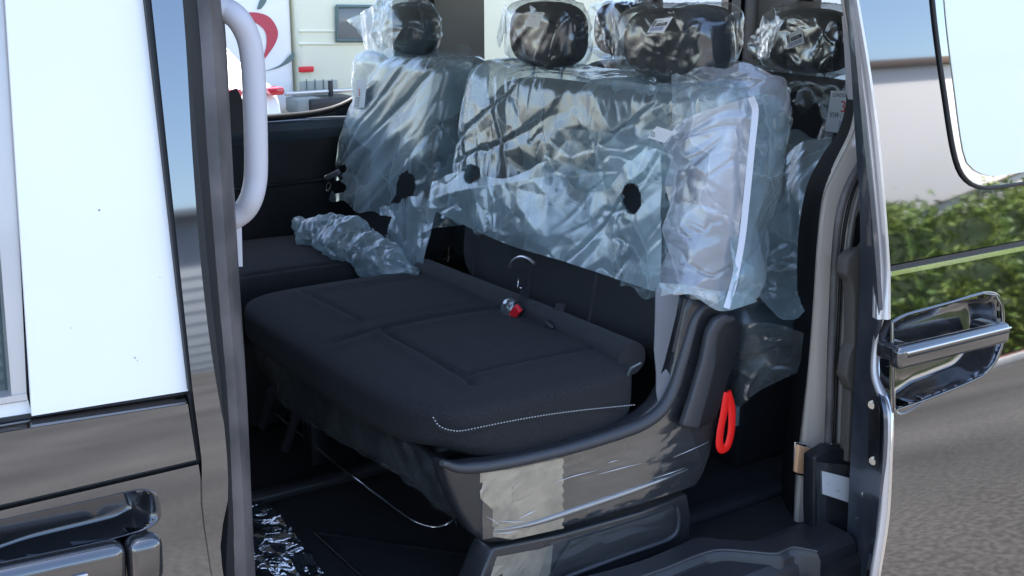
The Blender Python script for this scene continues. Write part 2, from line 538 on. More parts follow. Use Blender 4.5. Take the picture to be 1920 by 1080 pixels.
def yf(z):          # side profile of the van body
    if z < 1.1: return 1.495 + .115*(z-.45)**2 * (1 if z > .45 else .6)
    return 1.495 + .115*.65**2 + .16*(z-1.1)
def extend(L):      # carry the front door on towards the front of the van
    L = list(L)
    if L and L[0][0] == -420:
        k = (L[1][1]-L[0][1])/(L[1][0]-L[0][0])
        L[0] = (-3800, L[1][1]+k*(-3800-L[1][0]))
    return L
def strip_px(name, A, B, nr, nc, yfn, off, mt, parent, thick=.004, curve=False, keep=None):
    """sheet between two traced edges, lying on a curved body side"""
    A, B = extend(A), extend(B)
    pa = [on(u, v, yfn, off) for u, v in A]; pb = [on(u, v, yfn, off) for u, v in B]
    rows = rows_between(pa, pb, nr, nc, curve)
    rows = [[Vector((p.x, yfn(p.z)+off, p.z)) for p in r] for r in rows]
    return grid(name, rows, mt, parent, thick, (0, 1, 0), keep)

# ---- front door (closed)
fd = strip_px('front_door', [(-420, 1045), (0, 958), (150, 923), (372, 871)], [(-420, 1560), (60, 1560), (250, 1560), (470, 1560)], 120, 330, yf, 0, PAINT, van, .03,
              keep=lambda p: not in_poly(*to_px(p), [(-139, 1008), (0, 977), (95, 956), (190, 935), (257, 920), (284, 924), (296, 945), (294, 974), (264, 993), (60, 1046), (-139, 1103)]))
tag(fd, 'closed glossy grey front door with a horizontal crease')
strip_px('door_skin', [(-420, 898), (0, 812), (352, 757)], [(-420, 1034), (0, 947), (368, 862)], 14, 40, yf, 0, PAINT, fd, .03)
strip_px('door_ledge', [(-420, 1020), (0, 935), (368, 850)], [(-420, 1056), (0, 968), (370, 880)], 3, 40, yf, .012, RUBBER, fd, .02)
# bright chamfer below the glass
A = [on(u, v, yf, .02) for u, v in extend([(-420, 872), (0, 793), (350, 740)])]
B = [on(u, v, yf, 0) for u, v in extend([(-420, 899), (0, 813), (352, 758)])]
grid('belt_chamfer', rows_between(A, B, 4, 30), PAINT, fd, .01, (0, 1, 0))
strip_px('window_seal', [(-420, 850), (60, 776), (352, 730)], [(-420, 876), (0, 795), (351, 743)], 3, 30, yf, .022, RUBBER, fd, .02)
strip_px('window_film', [(-22, -500), (120, -500), (215, -500)], [(60, 780), (200, 757), (353, 733)], 30, 20, yf, .012, FILM_W, fd, .006)
SPECK = mat('dirt_speck', (.12, .12, .12), .8)
for u, v, q in ((186, 394, .0011), (253, 671, .0009), (258, 676, .0006), (300, 520, .0005), (134, 615, .0005)):
    pz = on(u, v, yf, .011)
    box('dirt_speck', pz, (q*2, .0008, q*2), SPECK, fd, q*.6)
# quarter window at the far left
strip_px('quarter_glass', [(-420, -500), (-90, -500)], [(-420, 830), (26, 742)], 10, 10, yf, .045, GLASS_D, fd, .006)
strip_px('quarter_frame', [(-78, -500), (-8, -500)], [(22, 745), (50, 740)], 20, 6, yf, .022, EDGE, fd, .03)
strip_px('quarter_sill', [(-420, 815), (22, 742), (50, 738)], [(-420, 828), (22, 752), (52, 750)], 3, 12, yf, .018, EDGE, fd, .03)
strip_px('quarter_film', [(-420, 829), (22, 753), (53, 751)], [(-420, 862), (0, 786), (60, 777)], 3, 12, yf, .026, FILM_W, fd, .01)
# rear edge of the window: black run channel and blue-grey frame
strip_px('run_channel', [(214, -500), (272, 0), (355, 732)], [(228, -500), (286, 0), (364, 742)], 4, 30, yf, .002, RUBBER, fd, .03)
strip_px('door_shut_gap', [(352, 735), (368, 860), (368, 960), (388, 1080), (500, 1600)], [(362, 735), (378, 860), (380, 960), (399, 1080), (510, 1600)], 4, 30, yf, .01, RUBBER, fd, .03)
# handle cup and grip
_zt = [-.5, .2, .5, .86, 1.1]
_sl = [0, .02, .05, .20, .20]
_zz = np.linspace(-.5, 1.1, 161)
_yy = np.cumsum(np.interp(_zz, _zt, _sl))*.01
_yy = _yy-_yy[-1]+yf(1.1)-.10
def ysl(z):
    return yf(z)-.10 if z > 1.1 else float(np.interp(z, _zz, _yy))
def cup2(name, outline, centre, depth, mt, parent, flange=1.035, rings=16, yfn=None):
    yfn = yfn or ysl
    O = [Vector(on(u, v, yfn, 0)) for u, v in outline]
    O = catmull(O+[O[0]], 150)[:-1]
    c = Vector(on(*centre, yfn, 0)); rows = []
    for i in range(rings+2):
        if i == 0: s, dp = flange, -.0012
        else:
            t = (i-1)/rings
            s = 1-t*.36 if t < .75 else (1-.27)*(1-(t-.75)/.25)
            q_ = min(1, t/.75); q_ = q_*q_*(3-2*q_)
            dp = depth*q_-.0022
        row = []
        for p in O:
            q = c+(p-c)*s
            row.append(Vector((q.x, yfn(q.z)+dp, q.z)))
        rows.append(row+[row[0]])
    return grid(name, rows, mt, parent)
cup2('handle_cup', [(-140, 1006), (0, 975), (95, 954), (190, 933), (258, 918), (286, 922), (298, 945), (296, 975), (265, 995), (60, 1048), (-140, 1105)], (110, 985), .045, PAINT_DK, fd, yfn=yf, flange=1.012)

def grip(name, P0, P1, hgt, dep, mt, parent, a=0., b=1., bev=.016, n=(0, -1, 0)):
    """bar along P0-P1 (3-D), height hgt, depth dep, from fraction a to b"""
    P0, P1 = Vector(P0), Vector(P1)
    ax = (P1-P0).normalized(); L = (P1-P0).length
    nn = Vector(n); nn = (nn-ax*nn.dot(ax)).normalized(); upv = nn.cross(ax)
    if upv.z < 0: upv = -upv
    rot = Matrix((ax, nn, upv)).transposed()
    c = P0+ax*L*(a+b)/2
    return box(name, c, (L*(b-a), dep, hgt), mt, parent, bev, rot, 5)
p0 = on(-190, 1150, yf, -.032); p1 = on(303, 1040, yf, -.032)
h = grip('handle', p0, p1, .072, .042, HPAINT, fd, 0, .845, .017)
grip('key_cap', p0, p1, .072, .0425, HPAINT, h, .85, 1.0, .017)
box('handle_neck', (p0+p1)/2+Vector((.10, .03, .0)), (.03, .06, .03), PAINT_DK, h, .008)
tb = on(150, 1085, yf, -.056)
box('lock_button', tb, (.022, .006, .012), SILVER, h, .003)

# ---- front pillar between the doors
bp = strip_px('front_pillar', [(226, -500), (284, 0), (362, 740), (378, 860), (380, 960), (398, 1080), (510, 1600)],
         [(290, -500), (345, 0), (415, 740), (427, 870), (429, 930), (412, 1010), (418, 1080), (520, 1600)], 8, 50, yf, -.004, PAINT, van, .05)
tag(bp, 'painted grey pillar between the front door and the opening')
# black seal and grey brown trim face running up the opening (turned into the doorway)
def col_px(name, cols, n, mt, parent, thick=.004, tdir=(1, .3, 0)):
    """vertical sheet from traced columns; each column: list of (u, v, y)"""
    C = [catmull([at(u, v, y=y) for u, v, y in c], n) for c in cols]
    rows = [[C[j][i] for j in range(len(C))] for i in range(n)]
    return grid(name, rows, mt, parent, thick, tdir)
sealb = col_px('door_seal', [[(285, -500, 1.68), (345, 0, 1.62), (372, 300, 1.58), (394, 540, 1.55), (416, 740, 1.53), (428, 940, 1.53), (424, 1080, 1.53), (440, 1500, 1.53)],
         [(318, -500, 1.70), (380, 0, 1.65), (398, 300, 1.61), (415, 540, 1.585), (430, 740, 1.57), (440, 940, 1.56), (447, 1080, 1.56), (470, 1500, 1.56)]], 40, RUBBER, van, .02, (-.6, .8, 0))
pt = col_px('pillar_trim', [[(314, -500, 1.69), (374, 0, 1.64), (394, 300, 1.60), (410, 540, 1.575), (425, 740, 1.56), (438, 940, 1.55), (445, 1080, 1.55), (466, 1500, 1.55)],
         [(335, -500, 1.69), (392, 0, 1.635), (412, 300, 1.60), (428, 540, 1.575), (443, 740, 1.56), (456, 940, 1.55), (462, 1080, 1.55), (484, 1500, 1.55)],
         [(352, -500, 1.71), (412, 0, 1.66), (431, 300, 1.62), (446, 540, 1.60), (460, 740, 1.585), (470, 940, 1.575), (477, 1080, 1.575), (500, 1500, 1.575)],
         [(358, -500, 1.78), (418, 0, 1.74), (436, 300, 1.70), (450, 540, 1.68), (463, 740, 1.665), (472, 940, 1.655), (479, 1080, 1.655), (502, 1500, 1.655)]], 50, RUBBER_G, van, .02, (-1, .2, 0))
tag(pt, 'grey brown trim facing on the front pillar')
# white grab handle
gh = tube('grab_handle', [at(u, v, y=y) for u, v, y in [(395, 12, 1.70), (420, 17, 1.70), (446, 35, 1.69), (466, 72, 1.69), (474, 120, 1.69), (478, 200, 1.69), (480, 280, 1.69), (479, 335, 1.69), (471, 372, 1.69), (455, 397, 1.70), (425, 415, 1.71), (400, 424, 1.72)]],
     .0182, HANDLE_W, van, 20, 60)
tag(gh, 'pale grey plastic grab handle on the front pillar')
col_px('handle_backplate', [[(425, 380, 1.70), (430, 500, 1.70)], [(452, 380, 1.70), (455, 500, 1.70)]], 4, HANDLE_W, gh, .006, (-.3, 1, 0))

# ---- floor, step, far side
fl = box('van_floor', (1.5, 2.45, .40), (5.2, 2.0, .06), CARPET, van)
tag(fl, 'dark carpeted floor of the van')
for (u, v, uu, vv) in [(590, 1000, 700, 1100), (590, 1000, 880, 1040)]:
    pa, pb = at(u, v, z=.433), at(uu, vv, z=.433)
    tube('floor_seam', [pa, pb], .004, TRIM_BK, fl, 6, curve=False)
# entry step
rowsS = []
prof = [(1.470, .20), (1.475, .40), (1.485, .455), (1.50, .468), (1.56, .470), (1.60, .466), (1.63, .44)]
xs = [at(1130, 1085, y=1.55).x-.6 + k*.05 for k in range(26)]
def stepx(x, y, z):
    return Vector((x, y, z))
st = grid('entry_step', [[stepx(x, y, z) for x in xs] for y, z in prof], TRIM_DK, van, .02, (0, .3, -1))
# sill: raised moulded edge traced from the doorway
edge = [(880, 1150), (1120, 1104), (1236, 1069), (1300, 1043), (1344, 1031), (1400, 1034), (1451, 1038), (1470, 1031), (1487, 1026), (1531, 1034)]
back = [(880, 1120), (1090, 1082), (1200, 1052), (1270, 1024), (1310, 1008), (1365, 1012), (1425, 1014), (1455, 1008), (1475, 1000), (1500, 1000)]
PA = [at(u, v, z=.49) for u, v in edge]; PB = [at(u, v, z=.487) for u, v in back]
PC = [p+Vector((0, -.012, -.015)) for p in PA]; PD = [p+Vector((0, -.02, -.16)) for p in PA]
nn = 60
rows = [catmull(q, nn) for q in (PB, PA, PC, PD)]
grid('sill_trim', rows, TRIM_DK, st, .012, (0, .6, -1))
tube('sill_bead', [p+Vector((0, -.003, .001)) for p in PA], .0028, BASEP_L, st, 8, 80)

# far side lining with windows
YI = 3.40
def wall_y(name, x0, x1, z0, z1, holes, y, mt, parent, thick=.05):
    """upright panel at y with window holes; every hole (x0,x1,z0,z1,radius)"""
    xsv = sorted({x0, x1, *[a for h in holes for a in (h[0], h[1])]})
    zsv = sorted({z0, z1, *[a for h in holes for a in (h[2], h[3])]})
    bm = bmesh.new()
    for i in range(len(xsv)-1):
        for j in range(len(zsv)-1):
            cx, cz = (xsv[i]+xsv[i+1])/2, (zsv[j]+zsv[j+1])/2
            if any(h[0] < cx < h[1] and h[2] < cz < h[3] for h in holes): continue
            vs = [bm.verts.new(p) for p in ((xsv[i], y, zsv[j]), (xsv[i+1], y, zsv[j]), (xsv[i+1], y, zsv[j+1]), (xsv[i], y, zsv[j+1]))]
            bm.faces.new(vs)
    bmesh.ops.remove_doubles(bm, verts=bm.verts, dist=1e-5)
    r = bmesh.ops.extrude_face_region(bm, geom=list(bm.faces))
    bmesh.ops.translate(bm, verts=[e for e in r['geom'] if isinstance(e, bmesh.types.BMVert)], vec=(0, thick, 0))
    return from_bm(name, bm, mt, parent, False)
side = wall_y('side_lining', -1.0, 3.72, .42, 1.90, [(-.6, 1.93, 1.215, 1.80), (2.14, 2.90, 1.235, 1.80), (2.94, 3.38, 1.235, 1.80)], YI, TRIM_BK, van)
tag(side, 'far side wall of the van with three window openings')
# ledge under the far window, bluish light put into its colour
zz = 1.205
grid('window_ledge', [[Vector((x, y, z)) for x in (-.6, 0.4, 1.0, 1.5, 1.75, 1.95, 3.6)] for y, z in ((YI-.004, 1.145), (YI-.02, 1.165), (YI-.028, 1.18), (YI-.02, 1.202), (YI-.003, 1.212))], mat('ledge_plastic', (.07, .09, .115), .3, coat=.4), side, .01, (0, 1, 0))
tube('window_rubber', [Vector(p) for p in [(-.6, YI-.012, 1.222), (.8, YI-.012, 1.222), (1.45, YI-.012, 1.222), (1.56, YI-.012, 1.228), (1.65, YI-.012, 1.25), (1.76, YI-.012, 1.31), (1.86, YI-.012, 1.42), (1.92, YI-.012, 1.55), (1.925, YI-.012, 1.8)]], .011, RUBBER, side, 10, 90)
# corner filler outside the curved rubber
fp = [(1.45, 1.214), (1.56, 1.226), (1.65, 1.248), (1.76, 1.308), (1.86, 1.42), (1.92, 1.55), (1.94, 1.8), (1.945, 1.214)]
plate('window_corner', [Vector((a, YI+.004, b)) for a, b in fp], (0, .02, 0), mat('ledge_dark', (.04, .05, .065), .35), side)
GREYTRIM = mat('grey_pillar_trim', (.55, .54, .50), .5, bump=(500, .1, .001))
box('middle_pillar', (2.035, YI-.03, 1.55), (.225, .06, .70), GREYTRIM, side, .012)
box('rear_pillar_post', (2.92, YI-.02, 1.55), (.05, .04, .70), TRIM_BK, side, .008)
box('corner_pillar', (3.51, YI-.04, 1.50), (.24, .08, .80), TRIM_BK, side, .015)
box('pillar_rubber', (1.938, YI-.035, 1.55), (.02, .07, .70), RUBBER, side, .006)
# door card detail on the far side
for zc, hh in ((1.02, .004), (.70, .004)):
    tube('lining_crease', [Vector((-.4, YI-.006, zc)), Vector((1.2, YI-.006, zc-.01)), Vector((2.2, YI-.006, zc))], .006, TRIM_DK, side, 6)
plate('lining_pocket', [Vector((a, YI-.001, b)) for a, b in [(.4, .62), (1.25, .60), (1.25, .90), (1.2, .95), (.45, .96), (.4, .9)]], (0, -.012, 0), TRIM_BK, side, .006)
outer = wall_y('far_body_side', -1.3, 3.8, .30, 1.93, [(-.6, 1.96, 1.19, 1.82), (2.11, 3.40, 1.19, 1.82)], 3.49, PAINT, van, .04)
# rear wall and tailgate
def wall_x(name, y0, y1, z0, z1, hole, x, mt, parent, thick=.05):
    o = wall_y(name, y0, y1, z0, z1, [hole], 0, mt, None, thick)
    for v in o.data.vertices: v.co = (x+v.co.y, v.co.x, v.co.z)
    o.data.flip_normals(); o.parent = parent
    return o
tail = wall_x('tailgate', 1.72, 3.42, .42, 1.9, (1.85, 3.30, 1.20, 1.80), 3.68, TRIM_BK, van)
# side wall behind the opening (near side) and roof
near = wall_y('rear_side_wall', 2.02, 3.72, .30, 1.10, [], 1.53, PAINT, van, .08)
wall_y('rear_upper_wall', 2.02, 3.72, 1.10, 1.90, [(2.25, 3.5, 1.16, 1.7)], 1.62, PAINT, near, .05)
rf = box('roof', (1.25, 2.575, 1.955), (5.1, 1.95, .05), PAINT, van, .02)
box('roof_lining', (1.25, 2.54, 1.918), (5.0, 1.76, .016), GREYTRIM, rf, .004)
box('roof_rail', (1.25, 1.66, 1.905), (5.0, .09, .07), PAINT, rf, .02)
# front bulk: dash side so that the cabin is closed off at the front
box('front_bulkhead', (-1.05, 2.45, .95), (.08, 1.9, 1.15), TRIM_BK, van, .02)
box('underbody', (1.5, 2.45, .29), (5.0, 1.86, .13), TRIM_BK, van, .02)
for wx in (-1.2, 3.3):
    for wy in (1.75, 3.2):
        bm = bmesh.new()
        bmesh.ops.create_cone(bm, cap_ends=True, segments=40, radius1=.33, radius2=.33, depth=.2, matrix=Matrix.Translation((wx, wy, .33)) @ Matrix.Rotation(R(90), 4, 'X'))
        bmesh.ops.bevel(bm, geom=list(bm.edges), offset=.02, segments=2, affect='EDGES', clamp_overlap=True)
        from_bm('wheel', bm, RUBBER, van)

# ---- rear pillar of the opening (traced columns)
BAND = mat('black_door_surround', (.007, .008, .010), .7, spec=.2, bump=(300, .15, .001))
def C(pts, y): return [(u, v, y) for u, v in pts]
c0 = [(1588, 60), (1592, 185), (1578, 245), (1545, 295), (1518, 350), (1503, 430), (1497, 540), (1488, 680), (1476, 840), (1461, 980), (1440, 1120)]
c1 = [(1606, 60), (1608, 187), (1600, 245), (1572, 305), (1545, 365), (1533, 450), (1526, 560), (1516, 690), (1502, 830), (1490, 960), (1486, 1120)]
rp = col_px('rear_pillar', [C(c1, 1.665), C([(u+8, v) for u, v in c1], 1.655),
             C([(1625, 60), (1628, 200), (1622, 262), (1602, 310), (1583, 362), (1572, 440), (1562, 550), (1552, 690), (1545, 830), (1535, 960), (1533, 1120)], 1.638),
             C([(1640, 60), (1650, 200), (1650, 262), (1636, 310), (1612, 360), (1590, 440), (1575, 550), (1566, 690), (1560, 830), (1552, 960), (1550, 1120)], 1.622),
             C([(1690, 60), (1690, 200), (1690, 300), (1690, 400), (1690, 500), (1680, 620), (1670, 700), (1660, 800), (1650, 900), (1640, 960), (1630, 1120)], 1.60)],
            90, PAINT_P, van, .03, (.6, .8, 0))
tag(rp, 'painted rear door pillar with the beige wall reflection put into its colour')
sb = col_px('seal_band', [C([(u-3, v) for u, v in c0], 1.80), C(c0, 1.765), C([((a[0]+b[0])/2, (a[1]+b[1])/2) for a, b in zip(c0, c1)], 1.715), C([(u+1, v) for u, v in c1], 1.663)], 90, BAND, rp, .012, (.6, .8, 0))
# white upper end of the trim
col_px('upper_trim', [C([(1578, 30), (1584, 110), (1586, 178), (1590, 186)], 1.735), C([(1608, 30), (1611, 110), (1612, 178), (1610, 187)], 1.69)], 8, HANDLE_W, rp, .004, (-.6, -.8, 0))
# two curved seal tubes in the track
t1 = [(1640, 270), (1612, 310), (1588, 355), (1573, 410), (1566, 480), (1562, 560), (1558, 660), (1555, 760), (1552, 830)]
tube('track_seal', [at(u, v, y=1.60) for u, v in t1], .0085, RUBBER_G, rp, 10, 70)
t2 = [(1660, 270), (1636, 315), (1612, 360), (1598, 415), (1590, 470), (1585, 560), (1580, 660), (1576, 760), (1574, 830)]
tube('track_seal', [at(u, v, y=1.585) for u, v in t2], .0055, TRIM, rp, 10, 70)
t3 = [(1650, 270), (1624, 312), (1600, 358), (1586, 412), (1578, 475), (1574, 560), (1569, 660), (1566, 760), (1563, 830)]
tube('track_gap', [at(u, v, y=1.60) for u, v in t3], .004, RUBBER, rp, 8, 70)
plate('track_cavity', [at(u, v, y=1.595) for u, v in [(1622, 370), (1604, 410), (1596, 470), (1590, 560), (1620, 560), (1640, 420)]], (0, -.004, 0), RUBBER, rp)
# brown rubber buffer block
RB = mat('brown_rubber', (.085, .075, .065), .75, bump=(250, .5, .002))
plate('buffer_block', [at(u, v, y=1.575) for u, v in [(1640, 430), (1616, 440), (1606, 460), (1580, 467), (1568, 480), (1565, 510), (1576, 524), (1580, 545), (1580, 640), (1571, 660), (1566, 700), (1575, 722), (1600, 738), (1640, 738)]], (0, -.03, 0), RB, rp, .006, 3)
plate('buffer_block', [at(u, v, y=1.58) for u, v in [(1640, 725), (1578, 725), (1572, 860), (1640, 860)]], (0, -.025, 0), RB, rp, .005, 3)
# lower step cover with sticker
lc = plate('pillar_cover', [at(u, v, y=1.565) for u, v in [(1528, 858), (1560, 838), (1600, 845), (1640, 850), (1640, 1300), (1540, 1300), (1530, 1100), (1526, 950)]], (0, .035, 0), TRIM_BK, rp, .006, 3)
plate('protective_film', [at(u, v, y=1.5615) for u, v in [(1530, 866), (1590, 872), (1588, 1090), (1534, 1080)]], (0, -.001, 0), F_PANEL, lc)
stk = plate('warning_sticker', [at(u, v, y=1.559) for u, v in [(1541, 883), (1592, 896), (1591, 942), (1542, 926)]], (0, -.0006, 0), PAPER, lc)

def text(s, O, X, Y, size, mt, parent, name='lettering', n_off=.0008):
    """flat text: origin O, unit-ish X and Y directions"""
    cu = bpy.data.curves.new('t', 'FONT'); cu.body = s; cu.size = size
    ob = bpy.data.objects.new('t', cu); COL.objects.link(ob)
    dg = bpy.context.evaluated_depsgraph_get()
    me = bpy.data.meshes.new_from_object(ob.evaluated_get(dg))
    bpy.data.objects.remove(ob)
    X = Vector(X).normalized(); Y = Vector(Y); Y = (Y-X*Y.dot(X)).normalized(); Z = X.cross(Y)
    o_ = offs(parent)
    for v in me.vertices:
        v.co = Vector(O)+X*v.co.x+Y*v.co.y+Z*n_off-o_
    me.materials.clear(); me.materials.append(mt)
    return link(bpy.data.objects.new(name, me), parent)
def card(name, px, y, mt, parent, th=.0006, x=None):
    P = [at(u, v, y=y) if x is None else at(u, v, x=x) for u, v in px]
    return P
a, b, c, d = [at(u, v, y=1.5575) for u, v in [(1541, 883), (1592, 896), (1591, 942), (1542, 926)]]
text('R', a.lerp(d, .55)+(b-a)*.18, b-a, a-d, .007, mat('faint_ink', (.45, .45, .5), .6), stk)
text('C028', a.lerp(d, .75)+(b-a)*.48, b-a, a-d, .006, mat('grey_ink', (.35, .35, .38), .6), stk)
# marker lamp
lm = [(1492, 832), (1514, 838), (1512, 890), (1487, 884)]
lampo = plate('courtesy_lamp', [at(u, v, y=1.652) for u, v in lm], (0, -.010, 0), LAMP, rp, .003, 3)
plate('lamp_bezel', [at(u, v, y=1.655) for u, v in [(1489, 828), (1517, 835), (1515, 895), (1484, 888)]], (0, -.004, 0), CHROME, lampo, .002)

# ---- sliding door, slid back beside the body
sd_edge = [(1588, -150), (1609, 0), (1632, 140), (1650, 280), (1667, 497)]
def sd_sheet(name, A, B, nr, nc, off, mt, parent, thick=.02, keep=None, yfn=None):
    return strip_px(name, A, B, nr, nc, yfn or ysl, off, mt, parent, thick, False, keep)
def vsheet(name, L, Rr, nr, nc, off, mt, parent, thick=.02, keep=None):
    """sheet between a left traced column and a right traced column"""
    a = lin([on(u, v, ysl, off) for u, v in L], nr); b = lin([on(u, v, ysl, off) for u, v in Rr], nr)
    rows = []
    for i in range(nr):
        r = []
        for j in range(nc):
            s = j/(nc-1)
            p = a[i].lerp(b[i], s)
            r.append(Vector((p.x, ysl(p.z)+off, p.z)))
        rows.append(r)
    return grid(name, rows, mt, parent, thick, (0, 1, 0), keep)
CUPO = [(1673, 604), (1700, 590), (1780, 568), (1842, 550), (1866, 553), (1877, 572), (1880, 610), (1877, 648), (1864, 680), (1840, 706), (1800, 724), (1740, 748), (1676, 770)]
sd = vsheet('sliding_door', [(1671, 518), (1670, 600), (1673, 775), (1670, 840), (1662, 990), (1647, 1080), (1590, 1450)],
            [(2300, 395), (2330, 520), (2340, 700), (2340, 800), (2320, 1000), (2300, 1150), (2240, 1600)], 150, 150, 0, PAINT, van, .03,
            keep=lambda p: not in_poly(*to_px(p), [(c[0]*.97+1775*.03, c[1]*.97+660*.03) for c in CUPO]))
tag(sd, 'open sliding door, glossy grey and slid back beside the body')
vsheet('door_frame_skin', sd_edge, [(2200, -260), (2220, -150), (2250, 0), (2270, 150), (2300, 378)], 40, 50, 0, PAINT, sd, .03)
sd_sheet('belt_strip', [(1669, 499), (1920, 451), (2300, 379)], [(1671, 509), (1920, 461), (2300, 387)], 3, 40, .001, RUBBER, sd, .02)
sd_sheet('belt_bead', [(1671, 509), (1920, 461), (2300, 387)], [(1671, 518), (1920, 470), (2300, 395)], 4, 40, -.004, CHROME, sd, .02)
GLASSD = mat('door_glass_tint', (.40, .39, .38), .02, 1.0, coat=1)
GO = [(1738, -150), (1752, 30), (1775, 200), (1788, 280), (1801, 322), (1822, 345), (1852, 352), (1920, 343), (2240, 296)]
GI = [(1762, -150), (1774, 30), (1792, 180), (1803, 262), (1813, 304), (1832, 322), (1860, 330), (1925, 322), (2240, 276)]
def outline_plate(name, O, off, mt, parent, th=.004, bev=0):
    P = catmull([on(u, v, ysl, off) for u, v in O], 50)
    x1 = P[-1].x; ztop = P[0].z
    P = P + [Vector((x1, ysl(ztop)+off, ztop))]
    bm = bmesh.new()
    vs = [bm.verts.new(p) for p in P]
    f = bm.faces.new(vs)
    bmesh.ops.triangulate(bm, faces=[f])
    r = bmesh.ops.extrude_face_region(bm, geom=list(bm.faces))
    bmesh.ops.translate(bm, verts=[e for e in r['geom'] if isinstance(e, bmesh.types.BMVert)], vec=(0, th, 0))
    return from_bm(name, bm, mt, parent, True, 30)
gp = outline_plate('window_glass', GO, -.004, GLASSD, sd)
outline_plate('window_film', GI, -.0062, FILM_G, gp, .0015)
tube('window_rubber', [on(u, v, ysl, -.002) for u, v in GO], .0045, RUBBER, sd, 8, 80)
# bright front edge of the upper door frame
L_ = [(1560, -150), (1582, 0), (1607, 150), (1622, 280), (1642, 490), (1641, 597)]
R_ = [(1589, -150), (1611, 0), (1634, 140), (1652, 280), (1669, 497), (1670, 598)]
Lp = catmull([on(u, v, ysl, .018) for u, v in L_], 60); Rp = catmull([on(u, v, ysl, -.003) for u, v in R_], 60)
rows = []
for i in range(60):
    r = []
    for s, bl in ((0, 0), (.12, .006), (.35, .008), (.5, .003), (.62, .006), (.85, .007), (1, 0)):
        p = Lp[i].lerp(Rp[i], s); r.append(p+Vector((-bl*.8, -bl*.6, 0)))
    rows.append(r)
grid('frame_edge', rows, EDGE, sd, .01, (.3, 1, 0))
# rolled lip beside the handle
lipc = [(1656, 590, .02), (1644, 642, .042), (1641, 705, .042), (1661, 768, .012), (1661, 840, .008), (1655, 965, .008), (1638, 1080, .008), (1590, 1400, .008)]
lp = [on(u, v, ysl, o) for u, v, o in lipc]
tube('door_lip', lp, .0085, EDGE, sd, 14, 90)
tube('door_lip_bead', [p+Vector((.006, -.008, 0)) for p in lp], .0042, CHROME, sd, 10, 90)
# end face of the door
ep = col_px('end_plate', [C([(1560, -150), (1590, 60), (1603, 250), (1612, 400), (1612, 540), (1603, 700), (1594, 870), (1584, 1080), (1560, 1400)], 1.53),
        C([(1566, -150), (1596, 60), (1610, 250), (1624, 400), (1626, 540), (1618, 700), (1614, 870), (1602, 1080), (1575, 1400)], 1.50),
        [(1572, -150, 1.49), (1600, 60, 1.47), (1618, 250, 1.455), (1634, 400, 1.44), (1648, 590, 1.43), (1640, 642, 1.45), (1637, 705, 1.45), (1656, 768, 1.385), (1655, 870, 1.37), (1632, 1080, 1.365), (1588, 1400, 1.365)]], 60, EDGE_DK, sd, .012, (1, 0, 0))
def epa(u, v, off=0.):
    return at(u, v, y=float(np.interp(u, [1594, 1614, 1655], [1.53, 1.50, 1.37]))) + Vector((-.82, -.57, 0))*off
EN = Vector((.82, .57, 0))
EQ = EN.to_track_quat('Z', 'Y').to_matrix().to_4x4()
plate('striker_plate', [epa(u, v, .006) for u, v in [(1629, 750), (1634, 742), (1642, 742), (1650, 770), (1650, 868), (1644, 877), (1634, 874), (1628, 865)]], EN*.006, TRIM_BK, ep, .001)
for u, v in ((1637, 756), (1639, 861)):
    p = epa(u, v, .012)
    bm = bmesh.new()
    bmesh.ops.create_cone(bm, cap_ends=True, segments=6, radius1=.0062, radius2=.0068, depth=.008, matrix=Matrix.Translation(p) @ EQ)
    bmesh.ops.create_cone(bm, cap_ends=True, segments=20, radius1=.0095, radius2=.0095, depth=.003, matrix=Matrix.Translation(p+EN*.004) @ EQ)
    from_bm('bolt', bm, BOLT, ep)
for u, v in ((1621, 926), (1640, 932), (1627, 1035)):
    p = epa(u, v, .004)
    bm = bmesh.new()
    bmesh.ops.create_uvsphere(bm, u_segments=16, v_segments=8, radius=.0075, matrix=Matrix.Translation(p) @ EQ @ Matrix.Diagonal((1, 1, .4, 1)))
    from_bm('screw', bm, BOLT, ep)
plate('latch', [epa(u, v, .007) for u, v in [(1598, 960), (1611, 962), (1613, 951), (1634, 956), (1637, 1001), (1620, 1001), (1612, 988), (1600, 982)]], EN*.008, RUBBER, ep, .001)
plate('latch_catch', [epa(u, v, .012) for u, v in [(1604, 966), (1618, 968), (1630, 974), (1628, 984), (1616, 978), (1605, 976)]], EN*.006, BOLT, ep, .001)
# handle cup, bead round it and grip
cp2 = cup2('handle_cup', CUPO, (1775, 660), .05, HPAINT, sd)
tube('cup_bead', [on(u, v, ysl, -.002) for u, v in CUPO+[CUPO[0]]], .0022, PAINT, cp2, 8, 140, curve=False)
q0 = on(1676, 672, ysl, -.028); q1 = on(1884, 622, ysl, -.028)
hd = tube('handle', [q0+Vector((0, .012, 0)), q0.lerp(q1, .12)+Vector((0, -.002, 0)), q0.lerp(q1, .5)+Vector((0, -.006, 0)), q0.lerp(q1, .9)+Vector((0, -.003, 0)), q1+Vector((0, .008, 0))],
          [.0, 1], PAINT, sd, 6, 4) if False else grip('handle', q0, q1, .046, .032, HPAINT, sd, 0, 1, .013)
sp = grip('handle_shadow_gap', q0+Vector((0, -.0165, .004)), q1+Vector((0, -.0165, .006)), .004, .003, RUBBER, hd, .06, .98, .001)
grip('handle_bead', q0+Vector((0, -.0155, .012)), q1+Vector((0, -.0155, .014)), .005, .005, CHROME, hd, .05, .99, .002)
grip('handle_neck', q0+Vector((.0, .03, .004)), q1+Vector((0, .03, .004)), .034, .05, PAINT_DK, hd, .03, .16, .008)
grip('handle_neck', q0+Vector((.0, .03, .004)), q1+Vector((0, .03, .004)), .034, .05, PAINT_DK, hd, .86, .97, .008)

